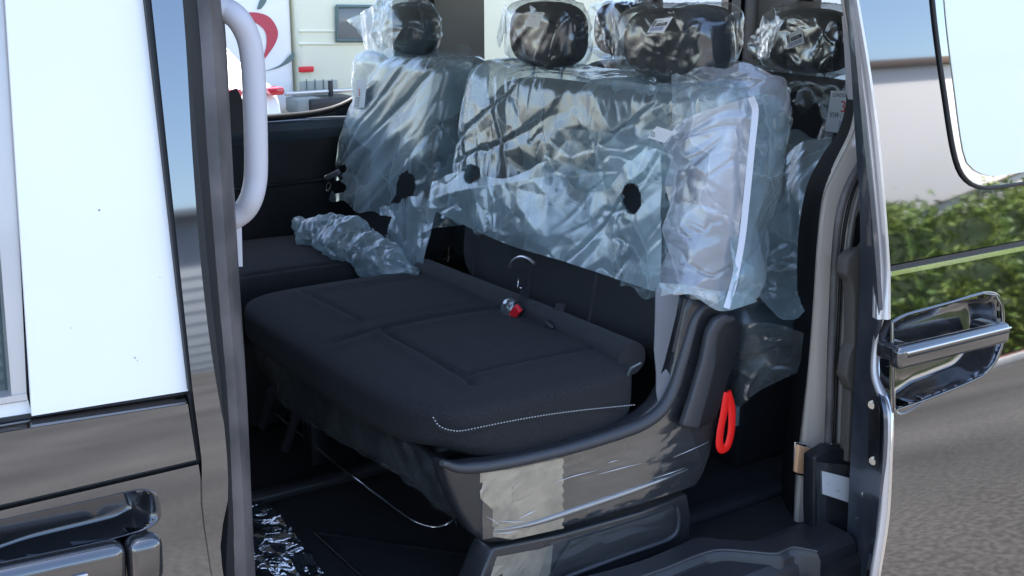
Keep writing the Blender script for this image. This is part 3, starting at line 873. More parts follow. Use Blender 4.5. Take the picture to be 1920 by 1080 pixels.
# ================================================================== seats
def seat_fabric_fn(hx, hy, seams):
    def fn(p):
        x, y, z = p.x/hx, p.y/hy, p.z
        if z > 0:
            p.z += .014*(1-x*x)*(1-abs(y)**3)
            for kind, pos, lo, hi, dp, wd in seams:
                d, along = (p.x-pos, p.y) if kind == 'x' else (p.y-pos, p.x)
                if lo < along < hi:
                    e = min(1, (along-lo)/.03, (hi-along)/.03)
                    p.z -= e*dp*math.exp(-(d/wd)**2)
                    p.z += e*dp*.55*math.exp(-((d+wd*2.4)/(wd*2.2))**2)
        else: p.z *= 1.2+1.4*min(1, max(0, (-y-.80)/.1))*min(1, max(0, (x+.75)/.5))
        return p
    return fn

bench = thing('two_place_bench', 'two person bench seat with bare black cushion and a clear bag over its back', 'seat', (1.25, 2.17, .44))
CB = (1.240, 2.200, .838)
seamsB = [('x', -.125, -.43, -.03, .013, .008), ('x', -.125, .03, .40, .013, .008),
          ('y', -.37, -.12, .26, .010, .007), ('y', -.035, -.26, .26, .012, .008), ('y', .035, -.12, .26, .009, .007), ('y', .36, -.12, .26, .010, .007),
          ('x', .02, -.36, -.04, .003, .006), ('x', .02, .04, .36, .003, .006)]
cu = rounded('seat_cushion', CB, (.292, .494, .052), 5.0, FABRIC, bench, 70, seat_fabric_fn(.292, .494, seamsB))
tag(cu, 'black fabric bench cushion with a white stitched seam')
# stitching along the near side seam
sp_ = catmull([at(u, v, y=y) for u, v, y in [(812, 782, 1.716), (822, 797, 1.709), (838, 805, 1.706), (862, 808, 1.7055), (905, 800, 1.7055), (960, 789, 1.7055), (1030, 777, 1.7055), (1100, 768, 1.7055), (1160, 762, 1.7055), (1190, 759, 1.707)]], 150)
bm = bmesh.new()
for i in range(0, 149, 2):
    a, b = sp_[i], sp_[i+1]
    tube('', [a, a.lerp(b, .8)], .0011, None, None, 5, curve=False, into=bm)
from_bm('stitching', bm, STITCH, cu)
tube('seam_piping', [p+Vector((0, .0035, -.006)) for p in sp_[::6]], .0028, FABRIC, cu, 6, 80)
# backrest
LEAN = Matrix.Rotation(R(12.5), 3, 'Y')
br = rounded('backrest', (1.685, 2.172, 1.115), (.068, .452, .285), 5.5, FABRIC2, bench, 20, None, LEAN)
tag(br, 'black fabric backrest, bare below the clear bag')
for yy in (1.93, 2.17, 2.41):
    tube('backrest_seam', [Vector((1.497, yy, .87)), Vector((1.512, yy, .95)), Vector((1.53, yy, 1.04))], .003, FABRIC2, br, 6)
rl = tube('lumbar_roll', [Vector((1.478, 2.61, .885)), Vector((1.478, 2.4, .884)), Vector((1.478, 2.0, .884)), Vector((1.480, 1.75, .882))], [.036, .038, .038, .036], FABRIC2, bench, 18, 24)
tag(rl, 'dark grey padded roll between cushion and backrest')
# belt clip and anchors lying on the roll
CLIP = mat('clear_clip_plastic', (.12, .15, .17), .15, 0, coat=1)
for (ua, ub) in (((1002, 634), (1016, 603)), ((1032, 636), (1044, 612)), ((1150, 690), (1172, 662)), ((1176, 706), (1202, 680))):
    a, b = at(*ua, x=1.452), at(*ub, x=1.462)
    tube('belt_clip', [a, a.lerp(b, .5)+Vector((-.008, 0, .004)), b], .0028, CLIP, rl, 8, 12)
# red buckle in a twist of film
pb_ = at(960, 592, x=1.43)
axb = (at(972, 578, x=1.43)-at(948, 606, x=1.43)).normalized()
bk = grip('buckle', at(943, 613, x=1.435), at(976, 573, x=1.435), .028, .022, TRIM_BK, bench, 0, 1, .004, n=(-1, -.6, .2))
grip('release_button', at(949, 607, x=1.42), at(973, 577, x=1.42), .020, .012, RED, bk, 0, 1, .003, n=(-1, -.6, .2))
o = rounded('buckle_film', pb_+Vector((-.004, 0, 0)), (.020, .024, .042), 2.4, F_CLEAR, bk, 12)
displace(o, lambda P: .004*crumple(P, 60, 5))
bk2 = grip('buckle', at(1012, 640, x=1.432), at(1034, 606, x=1.440), .024, .018, TRIM_DK, bench, 0, 1, .004, n=(-1, -.6, .2))
ribbon('buckle_webbing', [at(1030, 612, x=1.445), at(1044, 592, x=1.47), at(1052, 570, x=1.50)], (.2, .9, .3), .022, .003, BELT_D, bk2, 12)
ribbon('buckle_webbing', [at(972, 578, x=1.44), at(982, 560, x=1.47), at(986, 545, x=1.50)], (.2, .9, .3), .022, .003, BELT_D, bk, 12)
# second hook and slider below the hem
hk = tube('child_seat_hook', [at(u, v, x=1.50) for u, v in [(956, 500), (962, 489), (975, 482), (990, 485), (1002, 494)]], .004, SILVER, bench, 8, 20)
tube('hook_pin', [at(u, v, x=1.49) for u, v in [(972, 520), (971, 538), (981, 541), (985, 516)]], .0013, CHROME, hk, 6, 14, curve=False)
# side panel (plastic) of the bench
YP = 1.688
SP = [(826, 866), (862, 874), (930, 866), (1050, 838), (1150, 808), (1205, 784), (1235, 758), (1254, 725), (1266, 680), (1278, 620), (1286, 578), (1296, 556), (1345, 576), (1388, 596), (1384, 650), (1368, 705), (1350, 780), (1336, 850), (1322, 890), (1308, 915),
      (1200, 952), (1050, 995), (960, 1018), (915, 1021), (885, 1003), (862, 965), (840, 915)]
sp = plate('side_panel', [at(u, v, y=YP) for u, v in SP], (0, .045, 0), BASEP, bench, .014, 4)
tag(sp, 'dark grey plastic side panel of the bench under cling film')
tube('panel_rim', [at(u, v, y=YP-.001) for u, v in [(828, 868), (862, 878), (930, 872), (1050, 846), (1150, 816), (1208, 793), (1240, 768), (1262, 730), (1278, 680), (1292, 632), (1302, 600), (1316, 580), (1336, 574)]],
     [.006, .011, .011, .011, .011, .012, .013, .014, .014, .013, .012, .010, .006], BASEP_L, sp, 14, 90)
tube('panel_ridge', [at(u, v, y=YP-.001) for u, v in [(925, 995), (960, 990), (1010, 978), (1080, 955), (1160, 928), (1230, 903), (1290, 880)]], [.001, .006, .0075, .0075, .0075, .006, .001], mat('ridge_highlight_plastic', (.3, .3, .3), .12, .5, coat=1), sp, 12, 60)  # ridge highlight put into a paler plastic than the panel
TAN_REFLECT = mat('film_wall_reflection', (.47, .40, .30), .16, .2, coat=.8, coat_rough=.05, vary=(16, (.28, .245, .19), .38, .66), bump=(70, .35, .004))  # tan is the beige wall's reflection in the film, painted as base colour
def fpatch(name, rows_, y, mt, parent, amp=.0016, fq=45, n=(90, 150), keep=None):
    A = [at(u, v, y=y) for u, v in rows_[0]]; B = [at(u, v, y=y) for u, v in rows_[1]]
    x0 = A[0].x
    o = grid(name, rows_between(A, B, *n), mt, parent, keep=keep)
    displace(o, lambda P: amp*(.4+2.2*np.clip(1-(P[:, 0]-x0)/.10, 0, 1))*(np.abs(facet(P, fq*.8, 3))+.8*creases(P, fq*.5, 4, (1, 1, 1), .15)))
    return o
fpatch('protective_film', [[(901, 887), (960, 880), (1061, 858)], [(901, 1003), (960, 1012), (1060, 990)]], YP-.0022, TAN_REFLECT, sp, .0022, keep=lambda p: (lambda q: q[0] < 1056+1.6*math.sin(q[1]*.35)+1.0*math.sin(q[1]*1.3) and not (q[0] < 925 and q[1] > 935+.9*(q[0]-901)))(to_px(p)))
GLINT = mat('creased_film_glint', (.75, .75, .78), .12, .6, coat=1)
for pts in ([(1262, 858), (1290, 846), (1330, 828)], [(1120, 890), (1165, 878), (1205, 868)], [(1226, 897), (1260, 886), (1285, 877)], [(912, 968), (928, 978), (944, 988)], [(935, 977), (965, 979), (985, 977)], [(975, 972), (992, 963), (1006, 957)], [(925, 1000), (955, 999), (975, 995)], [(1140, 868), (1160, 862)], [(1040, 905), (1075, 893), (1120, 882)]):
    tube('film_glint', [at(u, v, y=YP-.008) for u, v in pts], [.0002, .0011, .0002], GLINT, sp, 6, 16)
# cling film over the whole side panel
A = [(905, 884), (1060, 856), (1150, 822), (1230, 790), (1270, 740)]
B = [(905, 1012), (1060, 985), (1200, 945), (1290, 915), (1318, 870)]
o = grid('cling_film', rows_between([at(u, v, y=YP-.006) for u, v in A], [at(u, v, y=YP-.006) for u, v in B], 60, 130), F_PANEL, sp)
displace(o, lambda P: .0022*crumple(P, 16, 8, (.35, 1, 1.8)) + .0007*crumple(P, 60, 9, (.4, 1, 1)))
# lever cover
lv = plate('lever_cover', [at(u, v, y=1.668) for u, v in [(1284, 801), (1299, 753), (1320, 682), (1332, 623), (1346, 598), (1364, 591), (1384, 597), (1391, 617), (1389, 645), (1375, 688), (1358, 741), (1345, 785), (1312, 806)]], (0, .03, 0), TRIM_BK, bench, .006, 3)
tag(lv, 'black lever cover at the rear of the bench side')
plate('lever_ridge', [at(u, v, y=1.655) for u, v in [(1281, 801), (1297, 753), (1318, 682), (1330, 623), (1344, 598), (1362, 589), (1384, 596), (1376, 606), (1361, 610), (1350, 626), (1346, 652), (1345, 682), (1333, 730), (1322, 770), (1312, 807)]], (0, .02, 0), BASEP_L, lv, .008, 4)
# pedestal and floor rails
pd = plate('pedestal', [at(u, v, y=1.705) for u, v in [(925, 1026), (1050, 1002), (1200, 960), (1290, 925), (1296, 960), (1296, 1010), (1280, 1025), (1100, 1090), (1010, 1160), (870, 1230), (890, 1110)]], (0, .07, 0), BASEP, bench, .008, 3)
tag(pd, 'dark plastic pedestal under the bench')
plate('pedestal_recess', [at(u, v, y=1.7045) for u, v in [(1068, 1012), (1180, 978), (1262, 950), (1270, 970), (1268, 996), (1250, 1010), (1130, 1052), (1020, 1095), (1050, 1040)]], (0, -.006, 0), TRIM_DK, pd, .002)
tube('pedestal_rim', [at(u, v, y=1.698) for u, v in [(1268, 950), (1272, 972), (1268, 998), (1250, 1013), (1160, 1045), (1060, 1083)]], .005, BASEP_L, pd, 10, 40)
fpatch('protective_film', [[(932, 1044), (1010, 1030), (1037, 1021)], [(905, 1130), (990, 1120), (1030, 1095)]], 1.7035, TAN_REFLECT, pd, .001)  # same painted wall reflection carried down onto the pedestal
o = grid('cling_film', rows_between([at(u, v, y=1.697) for u, v in [(1030, 1018), (1150, 985), (1262, 945)]], [at(u, v, y=1.697) for u, v in [(1000, 1115), (1120, 1060), (1262, 1005)]], 30, 60), F_PANEL, pd)
displace(o, lambda P: .003*crumple(P, 20, 18, (.35, 1, 1.8)))
for yy in (1.80, 2.45):
    box('floor_rail', (1.35, yy, .442), (1.5, .05, .02), TRIM_DK, pd, .004)
# understructure
us = box('under_frame', (1.27, 2.30, .775), (.44, .60, .05), TRIM_BK, bench, .01)
for (x, y) in ((1.45, 2.55), (1.12, 2.55)):
    box('leg', (x, y, .60), (.05, .06, .30), TRIM_BK, bench, .01)
rail = tube('slide_bar', [at(u, v, z=zz) for u, v, zz in [(520, 778, .50), (542, 797, .50), (650, 885, .495), (740, 953, .49), (778, 978, .49), (812, 988, .49), (842, 982, .50), (866, 955, .54)]], .0048, CHROME, bench, 10, 60)
tag(rail, 'thin bright metal slide bar under the bench')
for u, v, uu, vv in ((512, 730, 492, 800), (556, 775, 535, 842)):
    tube('leg', [at(u, v, x=1.0), at(uu, vv, x=1.0)], .011, TRIM_DK, bench, 10, curve=False)
# dark fairing with film at the cushion front
A = [at(u, v, x=1.02) for u, v in [(836, 868), (760, 812), (650, 735), (560, 680), (474, 628)]]
B = [at(u, v, x=1.04) for u, v in [(872, 985), (790, 912), (680, 845), (560, 775), (486, 690)]]
ff = grid('front_fairing', rows_between(A, B, 20, 60, True), TRIM_BK, bench, .012, (1, 0, 0))
o = grid('fairing_film', [[p+Vector((-.012, 0, 0)) for p in r] for r in rows_between(A, B, 60, 160, True)], F_DARK, ff)
displace(o, lambda P: .010*facet(P, 12, 21, (1, .4, 1.5)) + .004*facet(P, 34, 22))
# belt and red strap
bt = plate('seat_belt', [at(u, v, y=1.694) for u, v in [(1230, 540), (1276, 540), (1268, 590), (1256, 640), (1246, 680), (1239, 702), (1250, 692), (1261, 712), (1252, 738), (1235, 760), (1231, 735), (1231, 700), (1227, 655), (1229, 600)]], (0, .003, 0), BELT, bench, .0008)
tag(bt, 'grey seat belt webbing hanging behind the side panel')
tube('belt_bolt', [at(1284, 560, y=1.70), at(1262, 660, y=1.70)], .005, TRIM_DK, bt, 8, curve=False)
rs = tube('pull_strap', [at(u, v, y=1.668) for u, v in [(1364, 736), (1372, 768), (1371, 808), (1364, 836), (1354, 842), (1349, 832), (1351, 806), (1357, 775), (1362, 744), (1364, 736)]], .0105, REDSTRAP, bench, 12, 70, flat=((0, 1, 0), .35))
tag(rs, 'bright red fabric pull strap loop')
box('strap_clip', at(1380, 780, y=1.69), (.012, .012, .045), BLUEPAD, rs, .003)

def headrest(parent, c, s, name='headrest'):
    h_ = rounded(name, c, s, 2.9, FABRIC, parent, 14)
    for dy in (-.06, .06):
        tube('post', [Vector(c)+Vector((0, dy, -s[2]*.8)), Vector(c)+Vector((-.02, dy, -s[2]-.10))], .006, CHROME, h_, 8, curve=False)
    return h_
headrest(bench, (1.735, 1.935, 1.502), (.060, .146, .076))
headrest(bench, (1.735, 2.41, 1.503), (.058, .130, .080))

# ---- plastic bags
def section(a, b, p, n):
    T = np.linspace(0, 2*math.pi, 721)
    x = a*np.sign(np.cos(T))*np.abs(np.cos(T))**p; y = b*np.sign(np.sin(T))*np.abs(np.sin(T))**p
    L = np.concatenate([[0], np.cumsum(np.hypot(np.diff(x), np.diff(y)))])
    s = np.linspace(0, L[-1], n, endpoint=False)
    return np.interp(s, L, x), np.interp(s, L, y)
def bag(name, cx, cyv, a, b, hem, z1, mt, parent=None, n=300, nz=90, p=.4, r=.04, disp=None, holes=(), lift=None, mt2=None, flare=None):
    X, Y = section(a, b, p, n)
    verts = []
    for k in range(nz+1):
        t = k/nz
        if t < .8: q = 0; f = t/.8
        else: q = (t-.8)/.2; f = 1
        if q < .5: ang = q*math.pi; ins = r*(1-math.cos(ang)); dz = r*math.sin(ang)
        else: ins = r+(q-.5)*2*(a*.97-r); dz = r
        sx = max(a-ins, .003)/a; sy = max(b-ins, .003)/b
        for i in range(n):
            yv = cyv+Y[i]*sy
            z0 = hem(i/n, X[i], yv)
            z = z0+(z1-r-z0)*f+dz
            c = cx(z)
            x = c+X[i]*sx
            if lift: z = z+lift(x, yv)*f
            if flare: yv = yv+flare(yv, z)
            verts.append((x, yv, z))
    faces = []
    hp = list(holes)
    for k in range(nz):
        for i in range(n):
            j = (i+1) % n
            q = (k*n+i, k*n+j, (k+1)*n+j, (k+1)*n+i)
            if hp:
                c = [sum(verts[m][d] for m in q)/4 for d in range(3)]
                if c[0] < cx(c[2]):
                    px = to_px(c)
                    if any(in_poly(*px, h_) for h_ in hp): continue
            faces.append(q[::-1])
    o = mesh(name, np.array(verts), faces, mt, parent)
    if disp: displace(o, disp)
    if mt2:
        o.data.materials.append(mt2)
        for f in o.data.polygons:
            if f.normal.y < -.6: f.material_index = 1
    return o
def ell(u, v, a, b, rot=0, n=18):
    return [(u+a*math.cos(t)*math.cos(rot)-b*math.sin(t)*math.sin(rot), v+a*math.cos(t)*math.sin(rot)+b*math.sin(t)*math.cos(rot)) for t in [2*math.pi*i/n for i in range(n)]]

# bench cover
def hemB(s, x, y):
    return 1.035+.012*math.sin(y*23)+.010*math.sin(y*51+1)-.02*math.exp(-((y-2.55)/.1)**2) - (.03 if y < 1.9 else 0)
def dispB(P):
    t = np.clip((P[:, 1]-1.7)/.95, 0, 1)
    d = .030*facet(P, 4.2, 31, (1, 1, .55), spin=.9) + .013*facet(P, 9, 32, (1, 1, .6), spin=1.3) + .0035*facet(P, 19, 33, spin=2.1)
    d = d + .012*creases(P, 6, 35, (1, 1, .35), .12, .5) + .009*creases(P, 9, 36, (1, 1, .4), .12, -.9) + .004*creases(P, 22, 37, (1, 1, .5), .15, .2)
    low = np.clip((1.25-P[:, 2])/.2, 0, 1)
    return d*(.75+.5*low)
bc = bag('bench_seat_cover', lambda z: 1.668+.22*(z-1.02), 2.168, .128, .492, hemB, 1.415, F_BENCH, None, 640, 170, .36, .035, dispB,
         [ell(890, 328, 15, 19, .3), ell(1182, 372, 20, 30, -.1)], lift=lambda x, y: .03*max(0, 1-(y-1.66)/.3)**1.5 if y < 1.96 else 0)
tag(bc, 'large wrinkled clear plastic bag over the backrest of the two person bench', 'plastic cover')
HOLES = []
def sheet(name, cols_or_rows, n, mt, parent, amp, seeds=0, fr=12):
    A, B = cols_or_rows
    PA_ = [at(u, v, y=y) for u, v, y in A]; PB_ = [at(u, v, y=y) for u, v, y in B]
    kp = (lambda p: not any(in_poly(*to_px(p), h_) for h_ in HOLES)) if HOLES else None
    o = grid(name, rows_between(PA_, PB_, n[0], n[1], True), mt, parent, keep=kp)
    displace(o, lambda P: amp*(1.7*facet(P, fr*.5, seeds, (1, 1, .5), spin=seeds*.37)+.65*facet(P, fr*1.1, seeds+1, (1, 1, .7), spin=seeds*.7)+.16*facet(P, fr*2.6, seeds+2, spin=seeds)+.8*creases(P, fr*.7, seeds+4, (1, 1, .4), .12, seeds*.6)+.4*creases(P, fr*1.7, seeds+5, (1, 1, .5), .14, seeds*.9)))
    return o
def sheetx(name, A, B, n, mt, parent, amp, seeds=0, fr=12, curve=True):
    PA_ = [at(u, v, x=x) for u, v, x in A]; PB_ = [at(u, v, x=x) for u, v, x in B]
    kp = (lambda p: not any(in_poly(*to_px(p), h_) for h_ in HOLES)) if HOLES else None
    o = grid(name, rows_between(PA_, PB_, n[0], n[1], curve), mt, parent, keep=kp)
    displace(o, lambda P: amp*(1.7*facet(P, fr*.5, seeds, (1, 1, .5), spin=seeds*.37)+.65*facet(P, fr*1.1, seeds+1, (1, 1, .7), spin=seeds*.7)+.16*facet(P, fr*2.6, seeds+2, spin=seeds)+.8*creases(P, fr*.7, seeds+4, (1, 1, .4), .12, seeds*.6)+.4*creases(P, fr*1.7, seeds+5, (1, 1, .5), .14, seeds*.9)))
    return o
# doubled layer over the lower half of the front
HOLES[:] = [ell(890, 328, 15, 19, .3), ell(1182, 372, 20, 30, -.1)]
sheetx('folded_layer', [(822, 345, 1.555), (870, 322, 1.555), (950, 335, 1.56), (1035, 300, 1.565), (1110, 320, 1.565), (1180, 290, 1.56), (1238, 275, 1.56)],
       [(812, 392, 1.525), (880, 428, 1.52), (960, 462, 1.51), (1050, 488, 1.505), (1130, 515, 1.50), (1190, 535, 1.495), (1238, 550, 1.49)], (110, 190), F_BLUE, bc, .012, 41, 9)
sheetx('folded_layer', [(1036, 240, 1.572), (1100, 244, 1.572), (1170, 252, 1.57), (1262, 268, 1.57)], [(1000, 345, 1.565), (1110, 360, 1.56), (1180, 345, 1.56), (1262, 350, 1.56)], (60, 120), F_BENCH, bc, .008, 47, 10)
HOLES[:] = [[(1190, 225), (1236, 262), (1262, 300), (1246, 345), (1259, 385), (1243, 430), (1256, 470), (1236, 510), (1233, 570), (1190, 570)]]
sheet('near_fold', ([(1215, 268, 1.87), (1268, 232, 1.77), (1330, 206, 1.70), (1380, 190, 1.665), (1414, 180, 1.655)],
                    [(1226, 548, 1.74), (1262, 554, 1.70), (1300, 552, 1.665), (1345, 570, 1.65), (1375, 580, 1.645)]), (150, 140), F_WARM, bc, .012, 51, 11)
HOLES[:] = []
sheet('rear_fold', ([(1400, 182, 1.665), (1435, 176, 1.66), (1465, 182, 1.665), (1486, 205, 1.70)],
                    [(1360, 578, 1.64), (1392, 572, 1.645), (1415, 555, 1.66), (1430, 530, 1.70)]), (120, 70), F_BLUE, bc, .010, 55, 12)
sheet('top_flap', ([(1252, 116, 1.90), (1272, 140, 1.86), (1315, 126, 1.80), (1365, 130, 1.74), (1394, 118, 1.71), (1432, 140, 1.69), (1464, 152, 1.68), (1486, 200, 1.68)],
                   [(1262, 250, 1.84), (1300, 250, 1.79), (1335, 235, 1.74), (1365, 215, 1.71), (1392, 200, 1.69), (1425, 200, 1.68), (1455, 205, 1.67), (1484, 225, 1.67)]), (60, 150), F_WARM, bc, .012, 61, 13)
ribbon('welded_seam', [at(u, v, y=1.636) for u, v in [(1408, 182), (1416, 205), (1410, 270), (1401, 360), (1391, 450), (1376, 530), (1362, 578)]], (.8, -.56, 0), .013, .002, mat('cloudy_welded_plastic', (.62, .65, .72), .3, coat=.6, bump=(160, .6, .003)), bc, 60)
# bottom corner tail hanging over the side panel
sheet('hem_tail', ([(1236, 530, 1.70), (1290, 535, 1.66), (1340, 545, 1.645), (1400, 548, 1.65)],
                   [(1232, 556, 1.70), (1290, 551, 1.66), (1350, 583, 1.64), (1425, 566, 1.66)]), (24, 90), F_BLUE, bc, .006, 66, 16)

def head_cover(name, c, s, mt, label, tagpx=None, seed=0, knot=None, group=None, parent=None, k=3.8, amp=.008):
    o = rounded(name, c, s, k, mt, parent, 46)
    displace(o, lambda P: amp*(1.1*facet(P, 9, seed, (1, 1, .5), spin=seed)+.5*facet(P, 19, seed+1, spin=seed*.5)+.16*facet(P, 42, seed+2, spin=.9)+.9*creases(P, 13, seed+4, (1, 1, .35), .13, seed*.7)+.5*creases(P, 24, seed+6, (1, 1, .4), .14, -.5)))
    if label: tag(o, label, 'plastic cover', group)
    return o
hc1 = head_cover('headrest_cover', (1.722, 1.935, 1.506), (.068, .152, .083), F_HEAD, 'clear plastic bag over the bench headrest nearest the door opening', seed=71, group='clear bags over headrests', amp=.010)
hc2 = head_cover('headrest_cover', (1.728, 2.412, 1.506), (.066, .136, .085), F_HEAD, 'clear plastic bag over the bench headrest beside the single seat', seed=75, group='clear bags over headrests', amp=.010)
# loose corners of the headrest bags
sheetx('bag_corner', [(1145, 62, 1.73), (1150, 38, 1.73), (1175, 28, 1.72), (1230, 18, 1.72)], [(1146, 100, 1.73), (1155, 120, 1.72), (1172, 110, 1.70), (1200, 60, 1.69)], (26, 40), F_CLEAR, hc1, .006, 81, 14)
sheetx('bag_corner', [(946, 4, 1.74), (960, 18, 1.73), (1000, 12, 1.72), (1060, 14, 1.72)], [(934, 70, 1.74), (940, 90, 1.73), (955, 60, 1.71), (1010, 30, 1.69)], (26, 40), F_CLEAR, hc2, .006, 84, 14)

def label_card(px, x, parent, size, name='paper_label', y=None, rows='head'):
    P = [at(u, v, x=x) if y is None else at(u, v, y=y) for u, v in px]    # tl, tr, br, bl
    c = plate(name, P, (.0008, 0, 0) if y is None else (0, .0008, 0), PAPER, parent)
    X = P[1]-P[0]; Y = P[0]-P[3]; n_ = X.cross(Y).normalized()
    if n_.y > 0: n_ = -n_
    def rect(a0, a1, b0, b1, mt, nm):
        q = [P[3]+X*a+Y*b+n_*.0009 for a, b in ((a0, b0), (a1, b0), (a1, b1), (a0, b1))]
        return mesh(nm, q, [(0, 1, 2, 3)], mt, c, False)
    if rows == 'head':
        rect(.27, .93, .42, .66, INK, 'black_band')
        rect(.06, .12, .40, .90, INK, 'side_mark'); rect(.15, .20, .40, .90, INK, 'side_mark')
        text('NM UVN5', P[3]+X*.33+Y*.48, X, Y, Y.length*.17, PAPER, c, 'lettering', .0012)
        text('A  B  C', P[3]+X*.34+Y*.74, X, Y, Y.length*.13, INK, c, 'lettering', .0011)
        r_ = random.Random(3); a = .10; k = 0
        bm = bmesh.new(); o_ = offs(c)
        while a < .9:
            w_ = r_.choice((.015, .03, .02))
            vs = [bm.verts.new(P[3]+X*aa+Y*bb+n_*.0009) for aa, bb in ((a, .08), (a+w_, .08), (a+w_, .34), (a, .34))]
            bm.faces.new(vs); a += w_+r_.choice((.02, .035)); k += 1
        from_bm('barcode', bm, INK_B, c, False)
    return c, P, X, Y, n_
label_card([(1229, 36), (1261, 32), (1244, 61), (1213, 61)], 1.610, hc1, .02)
label_card([(992, 24), (1017, 27), (1009, 52), (986, 49)], 1.620, hc2, .02)

# single seat on the far side
single = thing('single_chair', 'single black seat beside the far wall, wrapped in plastic', 'seat', (1.25, 3.03, .44))
seams1 = [('x', -.12, -.2, .2, .006, .007), ('y', -.19, -.12, .26, .009, .007), ('y', .19, -.12, .26, .009, .007)]
rounded('seat_cushion', (1.16, 3.02, .825), (.36, .24, .06), 4.5, FABRIC, single, 34, seat_fabric_fn(.36, .24, seams1))
rounded('backrest', (1.685, 3.025, 1.12), (.070, .235, .285), 5, FABRIC, single, 16, None, LEAN)
headrest(single, (1.74, 3.11, 1.49), (.050, .120, .078))
bx = box('seat_base', (1.2, 3.03, .62), (.5, .42, .32), TRIM_BK, single, .02)
SH = [[(728, 380), (738, 366), (741, 345), (749, 328), (762, 320), (773, 328), (776, 350), (768, 370), (750, 383)], ell(633, 318, 13, 9, -.5), ell(629, 350, 12, 13), [(690, 415), (712, 402), (728, 405), (720, 440), (705, 438)]]
def disp1(P):
    Q = P.copy(); c_, s_ = math.cos(.65), math.sin(.65)
    Q[:, 1], Q[:, 2] = c_*P[:, 1]-s_*P[:, 2], s_*P[:, 1]+c_*P[:, 2]
    return .018*ridge(Q, 4.0, 91, (1, .22, 1.5)) + .010*facet(Q, 7, 94, (1, .25, 1.5), spin=0) + .0035*facet(Q, 17, 92, (1, .35, 1.5), spin=.1) + .012*creases(Q, 8, 95, (1, .2, 1.4), .13) + .005*creases(Q, 20, 96, (1, .25, 1.4), .14)
s_c = bag('single_seat_cover', lambda z: 1.665+.16*(z-1.02), 3.03, .112, .276, lambda s, x, y: .96+.01*math.sin(y*40), 1.425, F_BLUE, None, 280, 100, .38, .04, disp1, SH, mt2=F_DARK, flare=lambda y, z: .16*max(0, (y-3.0)/.3)*max(0, 1.35-z)/.4*.6)
tag(s_c, 'bluish clear plastic bag over the backrest of the far single seat', 'plastic cover')
hc3 = head_cover('headrest_cover', (1.715, 3.115, 1.492), (.075, .135, .092), F_BENCH, 'milky crumpled plastic bag tied over the far single seat headrest', seed=101, group='clear bags over headrests', k=2.4, amp=.011)
sheetx('bag_corner', [(652, 38, 1.70), (668, 28, 1.70), (700, 12, 1.68), (740, 0, 1.66)], [(672, 60, 1.70), (684, 90, 1.69), (705, 108, 1.67), (740, 112, 1.65)], (36, 40), F_BLUE, hc3, .008, 104, 16)
# gathered roll of plastic lying on the seat
rr = tube('gathered_plastic', [at(u, v, x=x) for u, v, x in [(560, 428, 1.36), (590, 436, 1.37), (640, 446, 1.39), (690, 468, 1.40), (735, 490, 1.42), (768, 508, 1.44), (785, 520, 1.45)]], [.022, .046, .060, .066, .058, .042, .02], F_BLUE, s_c, 90, 200)
displace(rr, lambda P: .022*facet(P, 14, 111)+.012*facet(P, 30, 112, spin=1.9)+.005*facet(P, 62, 113, spin=.3))
HOLES[:] = SH
sheetx('bunched_plastic', [(708, 388, 1.50), (750, 376, 1.50), (790, 372, 1.51), (824, 385, 1.53)], [(735, 545, 1.42), (758, 548, 1.42), (776, 545, 1.43), (800, 470, 1.47)], (80, 90), F_BLUE, s_c, .014, 115, 13)
HOLES[:] = []
# dark plastic over the side of the single seat
sheet('side_wrap', ([(826, 118, 2.745), (845, 90, 2.745), (872, 82, 2.745), (892, 100, 2.745)], [(800, 400, 2.735), (812, 400, 2.735), (822, 380, 2.735), (832, 330, 2.735)]), (80, 40), F_DARK, s_c, .010, 121, 18)
# transport label on the cover
stl, P_, X_, Y_, n_ = label_card([(668, 150), (688, 148), (683, 202), (663, 204)], 1.588, s_c, .02, rows='none')
stl.data.materials[0] = mat('label_under_film', (.55, .62, .68), .5)
text('3', P_[3]+X_*.35+Y_*.45, X_, Y_, .03, INK_R, stl, 'red_writing', .001)
for k_ in range(4): text('MT-1208', P_[3]+X_*.1+Y_*(.06+.09*k_), X_, Y_, .008, INK, stl, 'lettering', .001)
# belt buckle at the edge of the single seat
bb = thing('seat_belt_buckle', 'grey belt buckle dangling at the edge of the far single seat', 'buckle', at(625, 335, x=1.52))
grip('belt_tongue', at(612, 333, x=1.53), at(636, 322, x=1.53), .016, .012, BELT, bb, 0, 1, .004, n=(-.5, -.8, 0))
tube('metal_plate', [at(u, v, x=1.52) for u, v in [(616, 340), (610, 352), (614, 360), (620, 346), (616, 340)]], .002, CHROME, bb, 6, 12, curve=False)
tube('belt', [at(u, v, x=1.54) for u, v in [(636, 308), (632, 322), (640, 335)]], .006, BELT_D, bb, 8, 12)
# red latch tape between the seats
rt = ribbon('red_latch_tape', [at(u, v, x=1.46) for u, v in [(709, 514), (704, 525), (697, 540)]], (.3, .9, 0), .008, .002, RED, None, 10)
tag(rt, 'short red tape between the far single seat and the bench', 'tape')

